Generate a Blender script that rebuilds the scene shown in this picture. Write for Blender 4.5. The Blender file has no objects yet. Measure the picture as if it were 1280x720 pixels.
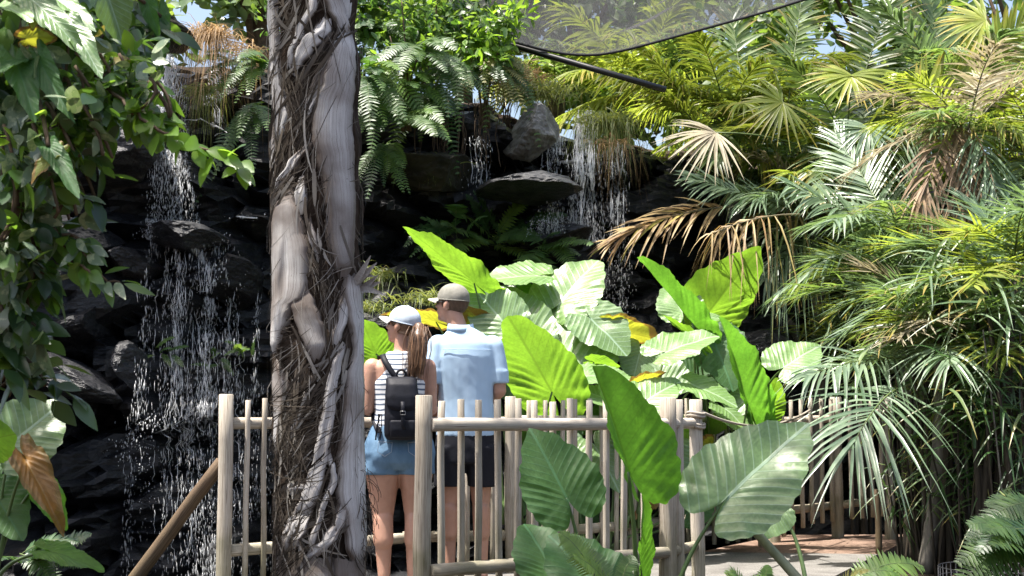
import bpy, bmesh, math, random
from math import sin, cos, pi, radians, sqrt, atan, atan2, asin
from mathutils import Vector, Matrix, Quaternion, noise

SUN_STRENGTH = 5.0
SKY_STRENGTH = 0.12
EXPOSURE = 1.42
RND = random.Random(11)
V = Vector
scene = bpy.context.scene
COL = scene.collection

# ------------------------------------------------------------------ camera geometry
FPX = 1778.0                      # focal length in pixels of the 1280 px wide photograph
TILT = atan(140.0 / FPX)
CAMZ = 1.1
def at(px, py, Y):
    """world point at depth Y (metres in front of the camera) seen at pixel px, py"""
    x = (px - 640) / FPX
    u = (360 - py) / FPX
    d = V((x, cos(TILT) - u * sin(TILT), sin(TILT) + u * cos(TILT)))
    d *= Y / d.y
    return V((d.x, d.y, d.z + CAMZ))

# ------------------------------------------------------------------ objects
def tag(o, label, cat, group=None, kind=None):
    if label: o['label'] = label
    if cat: o['category'] = cat
    if group: o['group'] = group
    if kind: o['kind'] = kind
    return o
def thing(name, label, cat, loc, group=None):
    o = bpy.data.objects.new(name, None)
    COL.objects.link(o)
    o.empty_display_size = 0.1
    o.location = loc
    return tag(o, label, cat, group)
def root_loc(o):
    v = V((0, 0, 0))
    while o is not None:
        v += o.location
        o = o.parent
    return v

class MB:
    """collects faces for ONE mesh object"""
    def __init__(self):
        self.v, self.f, self.uv, self.m = [], [], [], []
    def add(self, verts, faces, uvs=None, mat=0):
        n = len(self.v)
        self.v.extend(verts)
        self.uv.extend(uvs if uvs else [(0.0, 0.0)] * len(verts))
        self.f.extend([tuple(i + n for i in f) for f in faces])
        self.m.extend([mat] * len(faces))
    def box(self, lo, hi, mat=0):
        x0, y0, z0 = lo; x1, y1, z1 = hi
        self.add([V(p) for p in ((x0,y0,z0),(x1,y0,z0),(x1,y1,z0),(x0,y1,z0),(x0,y0,z1),(x1,y0,z1),(x1,y1,z1),(x0,y1,z1))],
                 [(0,3,2,1),(4,5,6,7),(0,1,5,4),(1,2,6,5),(2,3,7,6),(3,0,4,7)], None, mat)
    def tube(self, pts, rad, n=6, cap=True, mat=0, flat=1.0):
        pts = [V(p) for p in pts]
        if not isinstance(rad, (list, tuple)): rad = [rad] * len(pts)
        vs, fs, uv = [], [], []
        t0 = (pts[1] - pts[0]).normalized()
        a = V((0, 0, 1)) if abs(t0.z) < .9 else V((1, 0, 0))
        nrm = t0.cross(a).normalized()
        L = 0
        for i, p in enumerate(pts):
            t = (pts[min(i + 1, len(pts) - 1)] - pts[max(i - 1, 0)]).normalized()
            nrm = (nrm - t * nrm.dot(t)).normalized()
            b = t.cross(nrm)
            if i: L += (p - pts[i - 1]).length
            for k in range(n):
                an = 2 * pi * k / n
                vs.append(p + nrm * (cos(an) * rad[i]) + b * (sin(an) * rad[i] * flat))
                uv.append((L, k / n))
        for i in range(len(pts) - 1):
            for k in range(n):
                k2 = (k + 1) % n
                fs.append((i * n + k, i * n + k2, (i + 1) * n + k2, (i + 1) * n + k))
        if cap:
            fs.append(tuple(range(n))[::-1])
            fs.append(tuple((len(pts) - 1) * n + k for k in range(n)))
        self.add(vs, fs, uv, mat)
    def strip(self, pts, widths, side, fold=0.0, mat=0, lift=None):
        """a leaf blade along pts: two halves, folded along the middle; side = a vector or one per point"""
        vs, fs, uv = [], [], []
        n = len(pts)
        for i, p in enumerate(pts):
            s = side[i] if isinstance(side, list) else side
            t = (pts[min(i + 1, n - 1)] - pts[max(i - 1, 0)]).normalized()
            up = s.cross(t)
            w = widths[i]
            vs += [p - s * w + up * (fold * w), p, p + s * w + up * (fold * w)]
            y = i / (n - 1)
            uv += [(-1, y), (0, y), (1, y)]
        for i in range(n - 1):
            a = i * 3
            fs += [(a, a + 1, a + 4, a + 3), (a + 1, a + 2, a + 5, a + 4)]
        self.add(vs, fs, uv, mat)
    def build(self, name, mat, parent=None, smooth=True, at_loc=None):
        me = bpy.data.meshes.new(name)
        o = bpy.data.objects.new(name, me)
        COL.objects.link(o)
        if parent is not None:
            off = root_loc(parent)
            o.parent = parent
        elif at_loc is not None:
            off = V(at_loc); o.location = off
        else:
            off = V((0, 0, 0))
        me.from_pydata([tuple(V(p) - off) for p in self.v], [], self.f)
        mats = mat if isinstance(mat, (list, tuple)) else [mat]
        for m in mats: me.materials.append(m)
        if len(mats) > 1: me.polygons.foreach_set('material_index', self.m)
        if smooth: me.polygons.foreach_set('use_smooth', [True] * len(me.polygons))
        ul = me.uv_layers.new(name='UVMap')
        uvs = self.uv
        flat = []
        for l in me.loops:
            flat.extend(uvs[l.vertex_index])
        ul.data.foreach_set('uv', flat)
        me.update()
        return o

# ------------------------------------------------------------------ materials
def new_mat(name):
    m = bpy.data.materials.new(name)
    m.use_nodes = True
    nt = m.node_tree
    nt.nodes.clear()
    return m, nt, nt.nodes, nt.links
def N(nt, kind, **kw):
    n = nt.nodes.new(kind)
    for k, v in kw.items():
        if k.startswith('i_'):
            key = k[2:].replace('_', ' ')
            n.inputs[key].default_value = v
        else:
            setattr(n, k, v)
    return n
def ramp(nt, stops):
    r = nt.nodes.new('ShaderNodeValToRGB')
    els = r.color_ramp.elements
    while len(els) < len(stops): els.new(0.5)
    for e, (p, c) in zip(els, stops):
        e.position = p
        e.color = (*c, 1) if len(c) == 3 else c
    return r
def mixc(nt, a, b, fac, mode='MIX'):
    m = nt.nodes.new('ShaderNodeMix'); m.data_type = 'RGBA'; m.blend_type = mode
    for sock, val in ((6, a), (7, b), (0, fac)):
        if hasattr(val, 'is_linked'): nt.links.new(val, m.inputs[sock])
        else: m.inputs[sock].default_value = (*val, 1) if isinstance(val, tuple) else val
    return m.outputs[2]
def math_(nt, op, a, b=None, c=None):
    m = nt.nodes.new('ShaderNodeMath'); m.operation = op
    for i, v in enumerate((a, b, c)):
        if v is None: continue
        if hasattr(v, 'is_linked'): nt.links.new(v, m.inputs[i])
        else: m.inputs[i].default_value = v
    return m.outputs[0]

def leaf_material(name, c1, c2, trans=None, tfac=.35, rough=.4, spec=.5, blotch=None, blotch_amt=.0, c3=None, tipcol=None):
    """thin leaf: per-blade colour variation, gloss on top and light shining through"""
    m, nt, nd, L = new_mat(name)
    geo = N(nt, 'ShaderNodeNewGeometry')
    oi = N(nt, 'ShaderNodeObjectInfo')
    tc = N(nt, 'ShaderNodeTexCoord')
    r = math_(nt, 'FRACT', math_(nt, 'ADD', geo.outputs['Random Per Island'], oi.outputs['Random']))
    stops = [(0, c1), (1, c2)] if c3 is None else [(0, c1), (.8, c2), (.93, c2), (1, c3)]
    cr = ramp(nt, stops); L.new(r, cr.inputs[0])
    col = cr.outputs[0]
    nz = N(nt, 'ShaderNodeTexNoise', i_Scale=9.0, i_Detail=4.0)
    L.new(tc.outputs['Object'], nz.inputs['Vector'])
    dark = ramp(nt, [(.3, (.72, .72, .72)), (.7, (1.2, 1.2, 1.1))]); L.new(nz.outputs['Fac'], dark.inputs[0])
    col = mixc(nt, col, dark.outputs[0], 1.0, 'MULTIPLY')
    if blotch:
        n2 = N(nt, 'ShaderNodeTexNoise', i_Scale=38.0, i_Detail=3.0, i_Roughness=.65)
        L.new(tc.outputs['Object'], n2.inputs['Vector'])
        rr = ramp(nt, [(.55 - blotch_amt, (0, 0, 0)), (.6 - blotch_amt, (1, 1, 1))]); L.new(n2.outputs['Fac'], rr.inputs[0])
        col = mixc(nt, col, blotch, rr.outputs[0])
    if tipcol:
        sx = N(nt, 'ShaderNodeSeparateXYZ'); L.new(tc.outputs['UV'], sx.inputs[0])
        tr = ramp(nt, [(.6, (0, 0, 0)), (1, (1, 1, 1))])
        L.new(math_(nt, 'ADD', sx.outputs[1], math_(nt, 'MULTIPLY', math_(nt, 'SUBTRACT', r, .6), .7)), tr.inputs[0])
        col = mixc(nt, col, tipcol, tr.outputs[0])
    pb = N(nt, 'ShaderNodeBsdfPrincipled')
    pb.inputs['Roughness'].default_value = rough
    pb.inputs['Specular IOR Level'].default_value = spec
    L.new(col, pb.inputs['Base Color'])
    tb = N(nt, 'ShaderNodeBsdfTranslucent')
    tcol = mixc(nt, col, trans or (.35, .55, .06), .75)
    tcol = mixc(nt, tcol, dark.outputs[0], 1.0, 'MULTIPLY')
    L.new(tcol, tb.inputs['Color'])
    mx = N(nt, 'ShaderNodeMixShader'); mx.inputs[0].default_value = tfac
    L.new(pb.outputs[0], mx.inputs[1]); L.new(tb.outputs[0], mx.inputs[2])
    out = N(nt, 'ShaderNodeOutputMaterial'); L.new(mx.outputs[0], out.inputs[0])
    return m

def big_leaf_material(name, top, under, trans, tfac=.4, vein=(.25, .36, .16), rough=.42, edge=None, edge_amt=0.0, spec=.5, nveins=9.0):
    """elephant-ear blade: UV x = across (-1..1), y = along; midrib, side veins, browned margin"""
    m, nt, nd, L = new_mat(name)
    geo = N(nt, 'ShaderNodeNewGeometry'); oi = N(nt, 'ShaderNodeObjectInfo'); tc = N(nt, 'ShaderNodeTexCoord')
    sx = N(nt, 'ShaderNodeSeparateXYZ'); L.new(tc.outputs['UV'], sx.inputs[0])
    ax = math_(nt, 'ABSOLUTE', sx.outputs[0])
    ph = math_(nt, 'MULTIPLY', math_(nt, 'SUBTRACT', sx.outputs[1], math_(nt, 'MULTIPLY', math_(nt, 'POWER', ax, .85), .42)), nveins)
    tri = math_(nt, 'ABSOLUTE', math_(nt, 'SUBTRACT', math_(nt, 'FRACT', ph), .5))      # 0 at vein
    veinm = ramp(nt, [(0, (1, 1, 1)), (.045, (.75, .75, .75)), (.1, (0, 0, 0))]); L.new(tri, veinm.inputs[0])
    mid = ramp(nt, [(0, (1, 1, 1)), (.02, (1, 1, 1)), (.035, (0, 0, 0))]); L.new(ax, mid.inputs[0])
    fine = N(nt, 'ShaderNodeTexNoise', i_Scale=55.0, i_Detail=4.0); L.new(tc.outputs['Object'], fine.inputs['Vector'])
    nz = N(nt, 'ShaderNodeTexNoise', i_Scale=5.0, i_Detail=5.0); L.new(tc.outputs['Object'], nz.inputs['Vector'])
    col = mixc(nt, top, under, geo.outputs['Backfacing'])
    dk = ramp(nt, [(.25, (.7, .75, .7)), (.75, (1.25, 1.2, 1.1))]); L.new(nz.outputs['Fac'], dk.inputs[0])
    col = mixc(nt, col, dk.outputs[0], 1.0, 'MULTIPLY')
    fk = ramp(nt, [(.3, (.85, .85, .85)), (.7, (1.12, 1.12, 1.12))]); L.new(fine.outputs['Fac'], fk.inputs[0])
    col = mixc(nt, col, fk.outputs[0], 1.0, 'MULTIPLY')
    vf = math_(nt, 'MULTIPLY', math_(nt, 'MAXIMUM', math_(nt, 'MULTIPLY', veinm.outputs[0], .55), mid.outputs[0]), .7)
    col = mixc(nt, col, vein, vf)
    tcol = mixc(nt, trans, dk.outputs[0], 1.0, 'MULTIPLY')
    tcol = mixc(nt, tcol, fk.outputs[0], 1.0, 'MULTIPLY')
    tcol = mixc(nt, tcol, tuple(c * .55 for c in trans), vf)
    if edge:
        at_ = N(nt, 'ShaderNodeAttribute', attribute_name='rim')
        en = math_(nt, 'ADD', at_.outputs['Fac'], math_(nt, 'MULTIPLY', math_(nt, 'SUBTRACT', nz.outputs['Fac'], .5), 1.1))
        er = ramp(nt, [(.98 - edge_amt, (0, 0, 0)), (1.04 - edge_amt, (1, 1, 1))]); L.new(en, er.inputs[0])
        ecol = mixc(nt, edge, (.28, .2, .03), fine.outputs['Fac'])
        col = mixc(nt, col, ecol, er.outputs[0]); tcol = mixc(nt, tcol, ecol, er.outputs[0])
    pb = N(nt, 'ShaderNodeBsdfPrincipled')
    pb.inputs['Roughness'].default_value = rough
    pb.inputs['Specular IOR Level'].default_value = spec
    L.new(col, pb.inputs['Base Color'])
    bp = N(nt, 'ShaderNodeBump'); bp.inputs['Strength'].default_value = .35; bp.inputs['Distance'].default_value = .006
    hgt = math_(nt, 'ADD', math_(nt, 'MULTIPLY', vf, -1.0), math_(nt, 'MULTIPLY', fine.outputs['Fac'], .5))
    L.new(hgt, bp.inputs['Height']); L.new(bp.outputs[0], pb.inputs['Normal'])
    tb = N(nt, 'ShaderNodeBsdfTranslucent'); L.new(tcol, tb.inputs['Color'])
    mx = N(nt, 'ShaderNodeMixShader'); mx.inputs[0].default_value = tfac
    L.new(pb.outputs[0], mx.inputs[1]); L.new(tb.outputs[0], mx.inputs[2])
    out = N(nt, 'ShaderNodeOutputMaterial'); L.new(mx.outputs[0], out.inputs[0])
    return m

def solid_material(name, c1, c2, scale=8.0, rough=.7, spec=.4, stretch=(1, 1, 1), bump=.3, detail=6.0, mid=None, dist=.01, rough2=None, metal=0.0):
    """noise-mixed opaque surface; stretch squeezes the noise along an axis (grain)"""
    m, nt, nd, L = new_mat(name)
    tc = N(nt, 'ShaderNodeTexCoord'); oi = N(nt, 'ShaderNodeObjectInfo')
    mp = N(nt, 'ShaderNodeMapping'); mp.inputs['Scale'].default_value = stretch
    L.new(tc.outputs['Object'], mp.inputs['Vector'])
    cmb = N(nt, 'ShaderNodeCombineXYZ')
    L.new(math_(nt, 'MULTIPLY', oi.outputs['Random'], 17.0), cmb.inputs[0]); L.new(math_(nt, 'MULTIPLY', oi.outputs['Random'], 9.0), cmb.inputs[2])
    L.new(cmb.outputs[0], mp.inputs['Location'])
    nz = N(nt, 'ShaderNodeTexNoise', i_Scale=scale, i_Detail=detail, i_Roughness=.6)
    L.new(mp.outputs[0], nz.inputs['Vector'])
    st = [(.3, c1), (.7, c2)] if mid is None else [(.28, c1), (.5, mid), (.72, c2)]
    cr = ramp(nt, st); L.new(nz.outputs['Fac'], cr.inputs[0])
    pb = N(nt, 'ShaderNodeBsdfPrincipled')
    L.new(cr.outputs[0], pb.inputs['Base Color'])
    pb.inputs['Roughness'].default_value = rough; pb.inputs['Specular IOR Level'].default_value = spec; pb.inputs['Metallic'].default_value = metal
    if rough2 is not None:
        rr = ramp(nt, [(.35, (rough,) * 3), (.65, (rough2,) * 3)])
        n3 = N(nt, 'ShaderNodeTexNoise', i_Scale=scale * .6, i_Detail=3.0); L.new(tc.outputs['Object'], n3.inputs['Vector'])
        L.new(n3.outputs['Fac'], rr.inputs[0]); L.new(rr.outputs[0], pb.inputs['Roughness'])
    if bump:
        bp = N(nt, 'ShaderNodeBump'); bp.inputs['Strength'].default_value = bump; bp.inputs['Distance'].default_value = dist
        L.new(nz.outputs['Fac'], bp.inputs['Height']); L.new(bp.outputs[0], pb.inputs['Normal'])
    out = N(nt, 'ShaderNodeOutputMaterial'); L.new(pb.outputs[0], out.inputs[0])
    return m

# leaves of palms, ferns and vines
M = {}
M['palm_green']  = leaf_material('palm_green', (.05, .1, .035), (.2, .26, .12), (.36, .55, .09), .34, .36, .6, tipcol=(.3, .22, .06))
M['palm_blue']   = leaf_material('palm_blue', (.075, .13, .075), (.22, .30, .2), (.32, .5, .14), .28, .32, .7)
M['palm_bright'] = leaf_material('palm_bright', (.13, .19, .03), (.30, .33, .075), (.5, .62, .06), .42, .38, .5, tipcol=(.30, .24, .04))  # lit copy of the palm blade; sunlight is put into its colour
M['palm_yellow'] = leaf_material('palm_yellow', (.19, .25, .04), (.34, .36, .09), (.62, .72, .09), .4, .36, .6, tipcol=(.4, .3, .05))
M['palm_straw']  = leaf_material('palm_straw', (.2, .175, .12), (.36, .32, .235), (.5, .42, .26), .3, .55, .35)
M['palm_dead']   = leaf_material('palm_dead', (.10, .06, .035), (.3, .21, .14), (.4, .25, .12), .2, .6, .3)
M['palm_rust']   = leaf_material('palm_rust', (.22, .13, .06), (.38, .28, .14), (.55, .35, .1), .3, .5, .4, c3=(.3, .28, .04))
M['fern_dark']   = leaf_material('fern_dark', (.02, .055, .02), (.045, .1, .03), (.2, .42, .05), .3, .42, .5)
M['fern_green']  = leaf_material('fern_green', (.04, .09, .03), (.09, .16, .045), (.35, .55, .07), .38, .42, .5)
M['fern_bright'] = leaf_material('fern_bright', (.09, .18, .04), (.15, .24, .06), (.5, .65, .08), .42, .42, .5)
M['fern_yellow'] = leaf_material('fern_yellow', (.16, .17, .05), (.25, .22, .08), (.55, .5, .1), .4, .5, .4)
M['grass_green'] = leaf_material('grass_green', (.07, .12, .03), (.16, .19, .06), (.45, .5, .1), .4, .5, .4, c3=(.3, .25, .12))
M['grass_straw'] = leaf_material('grass_straw', (.22, .13, .06), (.42, .29, .16), (.5, .34, .16), .35, .6, .3)
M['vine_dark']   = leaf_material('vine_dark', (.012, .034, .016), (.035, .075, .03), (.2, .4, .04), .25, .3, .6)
M['vine_green']  = leaf_material('vine_green', (.03, .075, .02), (.07, .13, .03), (.32, .58, .05), .4, .33, .55, c3=(.22, .16, .03))
M['vine_lime']   = leaf_material('vine_lime', (.06, .14, .02), (.11, .2, .03), (.42, .68, .06), .5, .36, .5)
M['vine_pale']   = leaf_material('vine_pale', (.09, .14, .1), (.17, .22, .15), (.35, .5, .15), .22, .35, .6, blotch=(.3, .34, .22), blotch_amt=.02)
M['bush_green']  = leaf_material('bush_green', (.03, .07, .02), (.08, .14, .035), (.35, .55, .06), .4, .38, .5)
M['bush_bright'] = leaf_material('bush_bright', (.08, .17, .02), (.14, .24, .04), (.42, .7, .05), .48, .4, .5)
M['tree_far']    = leaf_material('tree_far', (.05, .1, .025), (.12, .18, .05), (.45, .6, .1), .4, .45, .4)
M['moss']        = leaf_material('moss', (.03, .06, .012), (.08, .11, .02), (.2, .35, .04), .3, .7, .2)
# elephant ears
M['ear_pale']   = big_leaf_material('ear_pale', (.10, .215, .125), (.14, .24, .08), (.34, .56, .12), .2, (.36, .46, .32), .40, spec=.55)  # paler copy; sky gloss on the upper face is put into its colour
M['ear_blue']   = big_leaf_material('ear_blue', (.075, .17, .12), (.12, .2, .08), (.3, .5, .1), .2, (.3, .42, .3), .38, spec=.6)
M['ear_dark']   = big_leaf_material('ear_dark', (.016, .058, .026), (.045, .1, .035), (.2, .48, .05), .25, (.07, .17, .08), .5, (.22, .13, .05), -.06, spec=.25)  # darkened copy; shade from neighbouring leaves is put into its colour
M['ear_lime']   = big_leaf_material('ear_lime', (.075, .18, .025), (.08, .18, .022), (.29, .55, .04), .5, (.16, .26, .03), .45)
M['ear_green']  = big_leaf_material('ear_green', (.075, .19, .03), (.09, .2, .03), (.2, .5, .04), .5, (.1, .2, .03), .42)
M['ear_worn']   = big_leaf_material('ear_worn', (.16, .22, .04), (.2, .24, .04), (.6, .6, .05), .45, (.2, .18, .04), .5, (.2, .09, .03), .18)
M['ear_brown']  = big_leaf_material('ear_brown', (.2, .1, .03), (.3, .15, .04), (.5, .25, .05), .3, (.3, .2, .08), .5, (.16, .07, .03), .3)
M['ear_stalk']  = solid_material('ear_stalk', (.05, .1, .025), (.11, .17, .05), 14, .45, .5, (1, 1, .3), .1)
M['ear_stalk_pale'] = solid_material('ear_stalk_pale', (.14, .15, .08), (.24, .25, .14), 20, .5, .5, (1, 1, .3), .1)
M['twig']       = solid_material('twig', (.05, .035, .022), (.13, .09, .06), 30, .8, .2)
M['stem_green'] = solid_material('stem_green', (.05, .09, .025), (.12, .15, .05), 20, .5, .4)
M['stem_dark']  = solid_material('stem_dark', (.02, .018, .014), (.07, .055, .04), 25, .8, .2, (1, 1, .2))
M['stem_grey']  = solid_material('stem_grey', (.09, .08, .07), (.22, .2, .17), 25, .8, .2, (1, 1, .35))
# ground, rock
M['soil']  = solid_material('soil', (.02, .014, .01), (.07, .05, .035), 9, .95, .15, bump=.8, dist=.04)
M['rock']  = solid_material('rock', (.004, .0042, .005), (.02, .0205, .023), 3.2, .3, .35, (1, 1, 2.2), .9, 9.0, (.008, .0085, .01), .07, .65)
M['ledge'] = solid_material('ledge', (.008, .0085, .01), (.05, .05, .054), 5.5, .28, .5, (1, 1, 2.6), 1.0, 10.0, (.018, .0185, .021), .06, .6)
M['pale_rock'] = solid_material('pale_rock', (.10, .095, .09), (.34, .33, .31), 5, .6, .3, (1, 1, 1.5), .8, 9.0, (.2, .19, .18), .04)
M['moss_rock'] = solid_material('moss_rock', (.008, .009, .006), (.03, .034, .014), 5, .8, .2, (1, 1, 1), .8, 9.0, (.025, .022, .014), .04)
# wood
def wood_material(name, c1, c2, moss=.5, tint=None):
    m, nt, nd, L = new_mat(name)
    tc = N(nt, 'ShaderNodeTexCoord'); oi = N(nt, 'ShaderNodeObjectInfo')
    mp = N(nt, 'ShaderNodeMapping'); mp.inputs['Scale'].default_value = (14, 14, 1.1)
    cmb = N(nt, 'ShaderNodeCombineXYZ'); 
    for i, k in enumerate((31.0, 13.0, 7.0)): L.new(math_(nt, 'MULTIPLY', oi.outputs['Random'], k), cmb.inputs[i])
    L.new(tc.outputs['UV'], mp.inputs['Vector'])
    mp.vector_type = 'POINT'
    mp2 = N(nt, 'ShaderNodeMapping'); mp2.inputs['Scale'].default_value = (1.4, 22, 1); L.new(tc.outputs['UV'], mp2.inputs['Vector']); L.new(cmb.outputs[0], mp2.inputs['Location'])
    nz = N(nt, 'ShaderNodeTexNoise', i_Scale=2.2, i_Detail=7.0, i_Roughness=.65); L.new(mp2.outputs[0], nz.inputs['Vector'])
    cr = ramp(nt, [(.28, c1), (.68, c2)]); L.new(nz.outputs['Fac'], cr.inputs[0])
    col = mixc(nt, cr.outputs[0], ramp_out(nt, oi.outputs['Random'], [(0, (.8, .78, .75)), (1, (1.1, 1.1, 1.1))]), 1.0, 'MULTIPLY')
    # cracks
    ck = N(nt, 'ShaderNodeTexNoise', i_Scale=5.0, i_Detail=3.0); L.new(mp2.outputs[0], ck.inputs['Vector'])
    ckr = ramp(nt, [(.36, (.28, .22, .17)), (.44, (1, 1, 1))]); L.new(ck.outputs['Fac'], ckr.inputs[0])
    col = mixc(nt, col, ckr.outputs[0], .8, 'MULTIPLY')
    # green algae and damp low down (world height)
    geo = N(nt, 'ShaderNodeNewGeometry'); sz = N(nt, 'ShaderNodeSeparateXYZ'); L.new(geo.outputs['Position'], sz.inputs[0])
    n2 = N(nt, 'ShaderNodeTexNoise', i_Scale=5.0, i_Detail=4.0); L.new(tc.outputs['Object'], n2.inputs['Vector'])
    h = math_(nt, 'ADD', math_(nt, 'MULTIPLY', sz.outputs[2], 1.2), math_(nt, 'MULTIPLY', math_(nt, 'SUBTRACT', n2.outputs['Fac'], .5), 1.6))
    mr = ramp(nt, [(.1, (1, 1, 1)), (.62, (0, 0, 0))]); L.new(h, mr.inputs[0])
    col = mixc(nt, col, (.085, .09, .03), math_(nt, 'MULTIPLY', mr.outputs[0], moss))
    if tint: col = mixc(nt, col, tint, .5, 'MULTIPLY')
    pb = N(nt, 'ShaderNodeBsdfPrincipled'); pb.inputs['Roughness'].default_value = .8; pb.inputs['Specular IOR Level'].default_value = .25
    L.new(col, pb.inputs['Base Color'])
    bp = N(nt, 'ShaderNodeBump'); bp.inputs['Strength'].default_value = .5; bp.inputs['Distance'].default_value = .004
    L.new(nz.outputs['Fac'], bp.inputs['Height']); L.new(bp.outputs[0], pb.inputs['Normal'])
    out = N(nt, 'ShaderNodeOutputMaterial'); L.new(pb.outputs[0], out.inputs[0])
    return m
def ramp_out(nt, sock, stops):
    r = ramp(nt, stops); nt.links.new(sock, r.inputs[0]); return r.outputs[0]
M['wood'] = wood_material('weathered_wood', (.27, .235, .19), (.60, .545, .465))
M['wood_brown'] = wood_material('brown_wood', (.075, .052, .033), (.19, .135, .09), .15)
M['fibre_dark'] = solid_material('palm_fibre_dark', (.010, .007, .005), (.06, .043, .033), 10, .95, .1, (5, 5, 1.2), 1.0, 8.0, (.05, .036, .027), .02)
M['fibre'] = leaf_material('palm_fibre', (.014, .010, .008), (.12, .10, .085), (.2, .16, .12), .03, .85, .1, c3=(.33, .3, .28))
M['husk_strip'] = leaf_material('husk_strip', (.07, .055, .045), (.36, .34, .33), (.2, .16, .12), .03, .7, .25)
M['husk'] = None
def husk_material():
    m, nt, nd, L = new_mat('palm_husk')
    tc = N(nt, 'ShaderNodeTexCoord'); oi = N(nt, 'ShaderNodeObjectInfo')
    mp = N(nt, 'ShaderNodeMapping'); mp.inputs['Scale'].default_value = (.35, 22, 1)
    L.new(tc.outputs['UV'], mp.inputs['Vector'])
    cmb = N(nt, 'ShaderNodeCombineXYZ'); L.new(math_(nt, 'MULTIPLY', oi.outputs['Random'], 11.0), cmb.inputs[0]); L.new(cmb.outputs[0], mp.inputs['Location'])
    nz = N(nt, 'ShaderNodeTexNoise', i_Scale=2.0, i_Detail=8.0, i_Roughness=.7); L.new(mp.outputs[0], nz.inputs['Vector'])
    nb = N(nt, 'ShaderNodeTexNoise', i_Scale=5.0, i_Detail=4.0); L.new(tc.outputs['Object'], nb.inputs['Vector'])
    cr = ramp(nt, [(.22, (.22, .2, .185)), (.5, (.52, .505, .495)), (.78, (.72, .72, .73))]); L.new(nz.outputs['Fac'], cr.inputs[0])
    mp3 = N(nt, 'ShaderNodeMapping'); mp3.inputs['Scale'].default_value = (1.1, 46, 1); L.new(tc.outputs['UV'], mp3.inputs['Vector']); L.new(cmb.outputs[0], mp3.inputs['Location'])
    nc_ = N(nt, 'ShaderNodeTexNoise', i_Scale=2.4, i_Detail=6.0, i_Roughness=.7); L.new(mp3.outputs[0], nc_.inputs['Vector'])
    ckk = ramp(nt, [(.36, (.22, .18, .16)), (.47, (1, 1, 1))]); L.new(nc_.outputs['Fac'], ckk.inputs[0])
    br = ramp(nt, [(.42, (0, 0, 0)), (.66, (1, 1, 1))]); L.new(nb.outputs['Fac'], br.inputs[0])
    col = mixc(nt, cr.outputs[0], (.2, .15, .12), math_(nt, 'MULTIPLY', br.outputs[0], .5))
    col = mixc(nt, col, ckk.outputs[0], .9, 'MULTIPLY')
    rim = N(nt, 'ShaderNodeAttribute', attribute_name='rim')
    rr = ramp(nt, [(.15, (0, 0, 0)), (.75, (1, 1, 1))]); L.new(math_(nt, 'ADD', rim.outputs['Fac'], math_(nt, 'MULTIPLY', math_(nt, 'SUBTRACT', nb.outputs['Fac'], .5), .9)), rr.inputs[0])
    col = mixc(nt, col, (.085, .058, .042), math_(nt, 'MULTIPLY', rr.outputs[0], .85))
    pb = N(nt, 'ShaderNodeBsdfPrincipled'); pb.inputs['Roughness'].default_value = .6; pb.inputs['Specular IOR Level'].default_value = .35
    L.new(col, pb.inputs['Base Color'])
    bp = N(nt, 'ShaderNodeBump'); bp.inputs['Strength'].default_value = .3; bp.inputs['Distance'].default_value = .004
    L.new(math_(nt, 'ADD', nz.outputs['Fac'], ckk.outputs[0]), bp.inputs['Height']); L.new(bp.outputs[0], pb.inputs['Normal'])
    out = N(nt, 'ShaderNodeOutputMaterial'); L.new(pb.outputs[0], out.inputs[0])
    return m
M['husk'] = husk_material()
def simple(name, c, rough=.5, spec=.5, metal=0.0, trans=0.0, alpha=None):
    m, nt, nd, L = new_mat(name)
    pb = N(nt, 'ShaderNodeBsdfPrincipled')
    pb.inputs['Base Color'].default_value = (*c, 1); pb.inputs['Roughness'].default_value = rough
    pb.inputs['Specular IOR Level'].default_value = spec; pb.inputs['Metallic'].default_value = metal
    pb.inputs['Transmission Weight'].default_value = trans
    out = N(nt, 'ShaderNodeOutputMaterial'); L.new(pb.outputs[0], out.inputs[0])
    return m
# ================================================================== world, sun, camera
world = bpy.data.worlds.new('World'); scene.world = world; world.use_nodes = True
SUN = V((-0.27, -0.10, 0.957)).normalized()
wn = world.node_tree; wn.nodes.clear()
sky = wn.nodes.new('ShaderNodeTexSky'); sky.sky_type = 'NISHITA'; sky.sun_disc = False
sky.sun_elevation = asin(SUN.z); sky.sun_rotation = atan2(SUN.x, SUN.y)
sky.air_density = 1.0; sky.dust_density = 5.0; sky.ozone_density = 1.0
bg = wn.nodes.new('ShaderNodeBackground'); bg.inputs['Strength'].default_value = SKY_STRENGTH
wo = wn.nodes.new('ShaderNodeOutputWorld')
wn.links.new(sky.outputs[0], bg.inputs[0]); wn.links.new(bg.outputs[0], wo.inputs[0])
sl = bpy.data.lights.new('sun', 'SUN'); sl.energy = SUN_STRENGTH; sl.angle = radians(.53); sl.color = (1, .95, .87)
so = bpy.data.objects.new('sun', sl); COL.objects.link(so)
so.rotation_euler = (-SUN).to_track_quat('-Z', 'Y').to_euler(); so.location = (0, 5, 30)
cd = bpy.data.cameras.new('camera'); cd.lens = 50; cd.sensor_width = 36; cd.clip_end = 1000; cd.clip_start = .05
cam = bpy.data.objects.new('camera', cd); COL.objects.link(cam)
cam.location = (0, 0, CAMZ); cam.rotation_euler = (radians(90) + TILT, 0, 0); scene.camera = cam
cd.dof.use_dof = True; cd.dof.focus_distance = 7.6; cd.dof.aperture_fstop = 10.0
scene.view_settings.view_transform = 'Standard'; scene.view_settings.look = 'None'
scene.view_settings.exposure = EXPOSURE; scene.view_settings.gamma = 1
scene.render.engine = 'CYCLES'
cy = scene.cycles
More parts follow.
